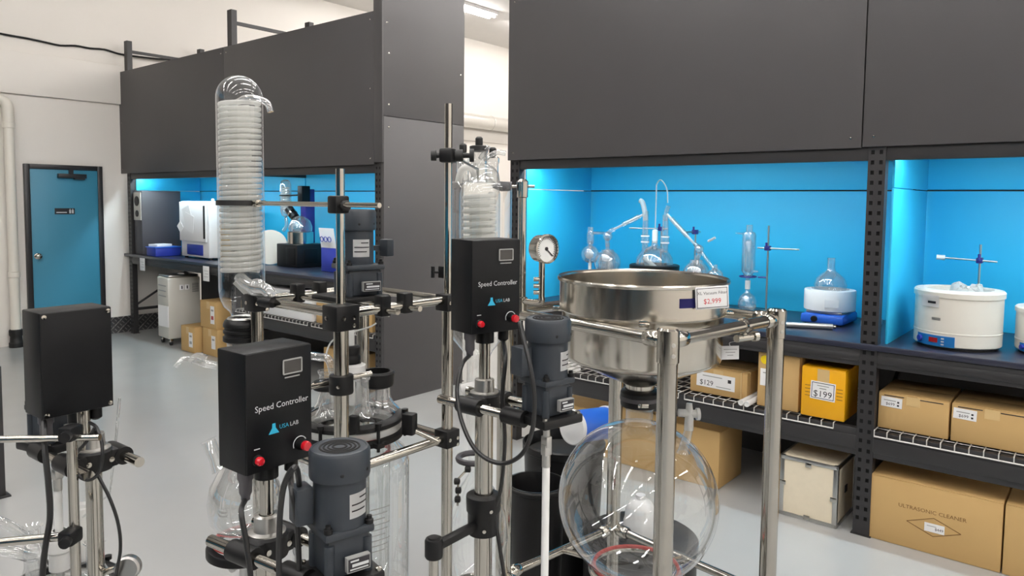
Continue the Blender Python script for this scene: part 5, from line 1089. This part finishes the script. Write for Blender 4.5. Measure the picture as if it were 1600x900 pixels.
b = BM(); lathe(b, gc-gn*0.016, [(0, 0), (0.034, 0.0), (0.0365, 0.003), (0.0365, 0.030), (0.040, 0.032), (0.040, 0.040), (0.036, 0.042), (0.035, 0.036)], 36, gn); gb = part('gauge_case', b, 'steel', t)
b = BM(); lathe(b, gc-gn*0.016, [(0, 0.034), (0.0355, 0.034)], 36, gn); part('gauge_dial', b, 'gauge_face', gb)
gu = Vector((0, 0, 1)); gr = gu.cross(gn).normalized(); Mg = face_M(gc+gn*0.0185, gr, gu)
b = BM(); box(b, (0.008, -0.008, 0.001), (0.034, 0.003, 0.001), -0.75); lathe(b, (0, 0, 0), [(0.005, 0), (0.005, 0.002), (0, 0.0022)], 12); part('needle', b, 'print_dark', gb, M=Mg)
b = BM()
for i in range(25):
    a_ = -0.7+i*(1.4+PI)/24; box(b, (0.029*math.cos(a_), 0.029*math.sin(a_), 0.0006), (0.006, 0.0012, 0.0008), a_)
tube(b, [(0.0325*math.cos(a_), 0.0325*math.sin(a_), 0.0006) for a_ in [-0.7+i*(1.4+PI)/24 for i in range(25)]], 0.0007, 4); part('dial_marks', b, 'print_dark', gb, kind='stuff', M=Mg)
# grey clamp and rod at the riser top
q = Vector((lp.x, lp.y, 1.722)); b = BM(); cyl(b, q-CR*0.09, q+CR*0.034, 0.0045, 10); part('clamp_rod', b, 'steel', t)
b = BM(); tube(b, [q-CR*0.085, q-CR*0.06, q-CR*0.03], [0.004, 0.014, 0.013], 12); part('grey_clamp', b, 'dark_cabinet', t)
# T clamp on the right rail
P = cor['F'].lerp(cor['R'], 0.66)+Vector((0, 0, ZR-0.004)); d_ = e1
b = BM(); lathe(b, P, [(0.0165, -0.008), (0.021, -0.006), (0.021, 0.006), (0.0165, 0.008)], 22, d_); part('rail_clamp', b, 'steel', t)
q = P+Vector((0, 0, -0.03)); b = BM(); cyl(b, P+Vector((0, 0, -0.016)), q, 0.010, 12); cyl(b, q-e1*0.035, q+e1*0.03-e2*0.01, 0.010, 14); cyl(b, q+e1*0.03-e2*0.01, q+e1*0.042-e2*0.014, 0.014, 14); part('clamp_handle', b, 'steel', t)
tp = P
t2 = thing('hanging_tag', 'white tag on a string hanging under the right rail of the steel frame', 'tag', (tp.x, tp.y, 1.20))
q2 = at(1141, 551, 1.98)
Mt = face_M(q2, CR, Vector((0, 0, 1)))
b = BM(); box(b, (0, 0, 0), (0.047, 0.037, 0.0012), 0.03, M=Mt); part('tag_card', b, 'paper', t2)
b = BM()
for k_ in range(3): box(b, (0, 0.009-0.008*k_, 0.001), (0.036-0.01*k_, 0.0016, 0.0006), 0.03, M=Mt)
part('tag_print', b, 'frame_grey', t2, kind='stuff')
b = BM(); tube(b, smooth_path([q+Vector((0, 0, -0.01)), at(1141, 535, 1.97), at(1141, 541, 1.975)], 4), 0.0008, 5); part('tag_string', b, 'paper', t2)
# the pan
t = thing('filter_pan', 'round polished steel filter pan with a funnel outlet on the tube frame', 'pan', (ax, ay, 1.13))
zt_ = 1.47
b = BM(); lathe(b, (ax, ay, zt_), [(0.228, -0.005), (0.229, 0.0), (0.236, 0.003), (0.2385, -0.001), (0.2375, -0.007), (0.2315, -0.009), (0.2315, -0.088), (0.228, -0.092), (0.223, -0.095), (0.223, -0.212), (0.219, -0.222), (0.205, -0.231), (0.10, -0.276), (0.055, -0.296), (0.042, -0.303), (0.040, -0.312), (0.040, -0.345), (0.037, -0.345), (0.037, -0.30), (0.09, -0.268), (0.21, -0.215), (0.218, -0.20), (0.226, -0.08), (0.228, -0.005)], 72); part('pan_wall', b, 'pan_steel', t)
b = BM(); lathe(b, (ax, ay, zt_-0.17), [(0, 0.002), (0.215, 0.002), (0.215, 0.0), (0, 0.0)], 60); part('sieve_plate', b, 'pan_steel', t)
qs = at(1074, 466, 1.85); ang = math.atan2(qs.y-ay, qs.x-ax)
def wrap(a0, a1, z0, z1, rr, n=8):
    b = BM(); V = [[b.verts.new((ax+rr*math.cos(a0+(a1-a0)*i/n), ay+rr*math.sin(a0+(a1-a0)*i/n), z)) for i in range(n+1)] for z in (z0, z1)]
    for i in range(n): b.faces.new((V[0][i], V[0][i+1], V[1][i+1], V[1][i]))
    bmesh.ops.solidify(b, geom=b.faces[:], thickness=0.001); return b
part('blue_sticker', wrap(ang-0.11, ang+0.14, 1.416, 1.44, 0.2325), 'sticker_blue', t)
for a_ in (-2.6, -1.0, 0.6, 2.1):
    dirv = Vector((math.cos(a_), math.sin(a_), 0)); b = BM(); box(b, Vector((ax, ay, ZR+0.012))+dirv*0.236, (0.03, 0.026, 0.012), a_, 0.002); part('support_lug', b, 'steel', t)
# price sign clipped on the pan
t = thing('price_sign', 'white framed sign reading XL Vacuum Filter in front of the steel pan', 'sign', tuple(at(1115, 483, 1.845)))
Ms = face_M(at(1112.5, 465, 1.845), CR*1.0+Vector((0, 0, 0.07)), Vector((0, 0, 1))-CR*0.06)
b = BM(); box(b, (0, 0, 0), (0.084, 0.057, 0.003), 0, 0.0008, M=Ms); sg = part('sign_frame', b, 'white_plastic', t)
b = BM(); box(b, (0, 0, 0.0018), (0.077, 0.050, 0.0006), M=Ms); part('black_border', b, 'print_dark', sg)
b = BM(); box(b, (0, 0, 0.0023), (0.074, 0.047, 0.0006), M=Ms); part('sign_sheet', b, 'paper', sg)
b = BM(); text(b, 'XL Vacuum Filter', 0.0106, Ms @ Matrix.Translation((0, 0.012, 0.0028))); part('sign_words', b, 'print_dark', sg)
b = BM(); text(b, '$2,999', 0.018, Ms @ Matrix.Translation((0, -0.009, 0.0028)), squeeze=0.9); part('sign_price', b, 'print_red', sg)
# coupling and flask
t = thing('globe_flask', 'big round clear glass flask clamped below the steel filter pan', 'flask', (ax, ay, 0.6))
fzc, FR = 0.83, 0.2275
b = BM(); lathe(b, (ax, ay, fzc), [(FR*math.sin(PI*i/36), -FR*math.cos(PI*i/36)) for i in range(0, 34)] + [(0.044, FR*0.985), (0.040, FR*1.01), (0.038, FR*1.06), (0.038, FR*1.16), (0.045, FR*1.19), (0.045, FR*1.215)], 64); part('flask_globe', b, 'glass_thick', t)
b = BM(); lathe(b, (ax, ay, fzc+FR*1.2), [(0.040, 0.0), (0.053, 0.002), (0.055, 0.010), (0.052, 0.020), (0.055, 0.030), (0.055, 0.042), (0.050, 0.048), (0.041, 0.05)], 32); part('clamp_ring', b, 'black_plastic', t)
b = BM(); lathe(b, (ax, ay, fzc+FR*1.2), [(0.0535, 0.018), (0.0565, 0.020), (0.0565, 0.030), (0.0535, 0.032)], 32); k = part('clamp_band', b, 'dark_cabinet', t)
q = Vector((ax, ay, fzc+FR*1.2+0.016))-Vector((FW.x, FW.y, 0)).normalized()*0.056; b = BM(); box(b, q, (0.03, 0.008, 0.012), HEAD*-1+0.0, 0.002, ); part('clamp_buckle', b, 'steel', k)
# side neck with a white stopcock
n0 = at(1068, 702, 2.06); n1 = at(1076, 672, 2.06)
b = BM(); tube(b, [n0+Vector((0, 0, -0.01)), n0, n1], [0.02, 0.014, 0.012], 16, cap=False); part('side_neck', b, 'glass_lab', t)
b = BM(); tube(b, [n1, at(1077, 650, 2.06), at(1077, 630, 2.06)], [0.013, 0.012, 0.008], 14); cyl(b, at(1060, 645, 2.06), at(1092, 647, 2.06), 0.011, 14); cyl(b, at(1088, 647, 2.06), at(1093, 647, 2.06), 0.017, 14); part('stopcock', b, 'glass_coil', t)

# ================================================================== goods behind the filter
q = at(880, 760, 3.05)
t = thing('black_barrel', 'black plastic barrel on the floor behind the big globe flask', 'barrel', (q.x, q.y, 0))
b = BM(); lathe(b, (q.x, q.y, 0), [(0.13, 0), (0.14, 0.01), (0.165, 0.66), (0.172, 0.665), (0.172, 0.69), (0.165, 0.695), (0.155, 0.66), (0.125, 0.02), (0, 0.02)], 40, cap0=True); part('barrel_wall', b, 'black_plastic', t)
b = BM(); lathe(b, (q.x, q.y, 0), [(0, 0.645), (0.15, 0.645), (0.15, 0.65), (0, 0.65)], 30); part('barrel_lid', b, 'rubber', t)
p0 = at(893, 668, 2.86); dr_ = (CR*0.85+Vector((FW.x, FW.y, 0))*0.75+Vector((0, 0, -0.12))).normalized()
t = thing('blue_roll', 'blue roll with a white end cap lying over the black barrel', 'roll', tuple(p0))
b = BM(); lathe(b, p0, [(0.062, 0.012), (0.064, 0.02), (0.064, 0.20), (0.06, 0.21)], 32, dr_, cap0=True, cap1=True); part('roll_body', b, 'blue_plastic', t)
b = BM(); lathe(b, p0, [(0, -0.004), (0.03, -0.006), (0.045, 0.0), (0.064, 0.0), (0.069, 0.004), (0.069, 0.014), (0.06, 0.016)], 32, dr_); part('end_cap', b, 'white_plastic', t)
b = BM(); lathe(b, p0, [(0.064, 0.198), (0.068, 0.2), (0.068, 0.21), (0.06, 0.214)], 32, dr_); part('end_band', b, 'white_plastic', t)
q = at(838, 800, 2.75)
t = thing('waste_bin', 'black round waste bin on the floor behind the white stirrer shaft', 'bin', (q.x, q.y, 0))
b = BM(); lathe(b, (q.x, q.y, 0), [(0.085, 0), (0.09, 0.01), (0.105, 0.61), (0.112, 0.615), (0.112, 0.635), (0.104, 0.635), (0.096, 0.60), (0.08, 0.015), (0, 0.015)], 36, cap0=True); part('bin_wall', b, 'black_plastic', t)
b = BM(); torus(b, (q.x, q.y, 0.628), 0.113, 0.005, 36, 8); part('bin_rim', b, 'rubber', t)
q = at(1000, 820, 2.75)
t = thing('black_drum', 'black drum with a white bottle top seen through the big globe flask', 'drum', (q.x, q.y, 0))
b = BM(); lathe(b, (q.x, q.y, 0), [(0.19, 0), (0.2, 0.01), (0.21, 0.02), (0.21, 0.40), (0.215, 0.405), (0.215, 0.43), (0.20, 0.44), (0, 0.44)], 44, cap0=True); part('drum_wall', b, 'black_plastic', t)
b = BM(); lathe(b, (q.x, q.y, 0.44), [(0.062, 0), (0.062, 0.05), (0.058, 0.06), (0.055, 0.10), (0.04, 0.125), (0.018, 0.135), (0.018, 0.15), (0, 0.15)], 30, cap0=True); part('bottle_top', b, 'white_plastic', t)
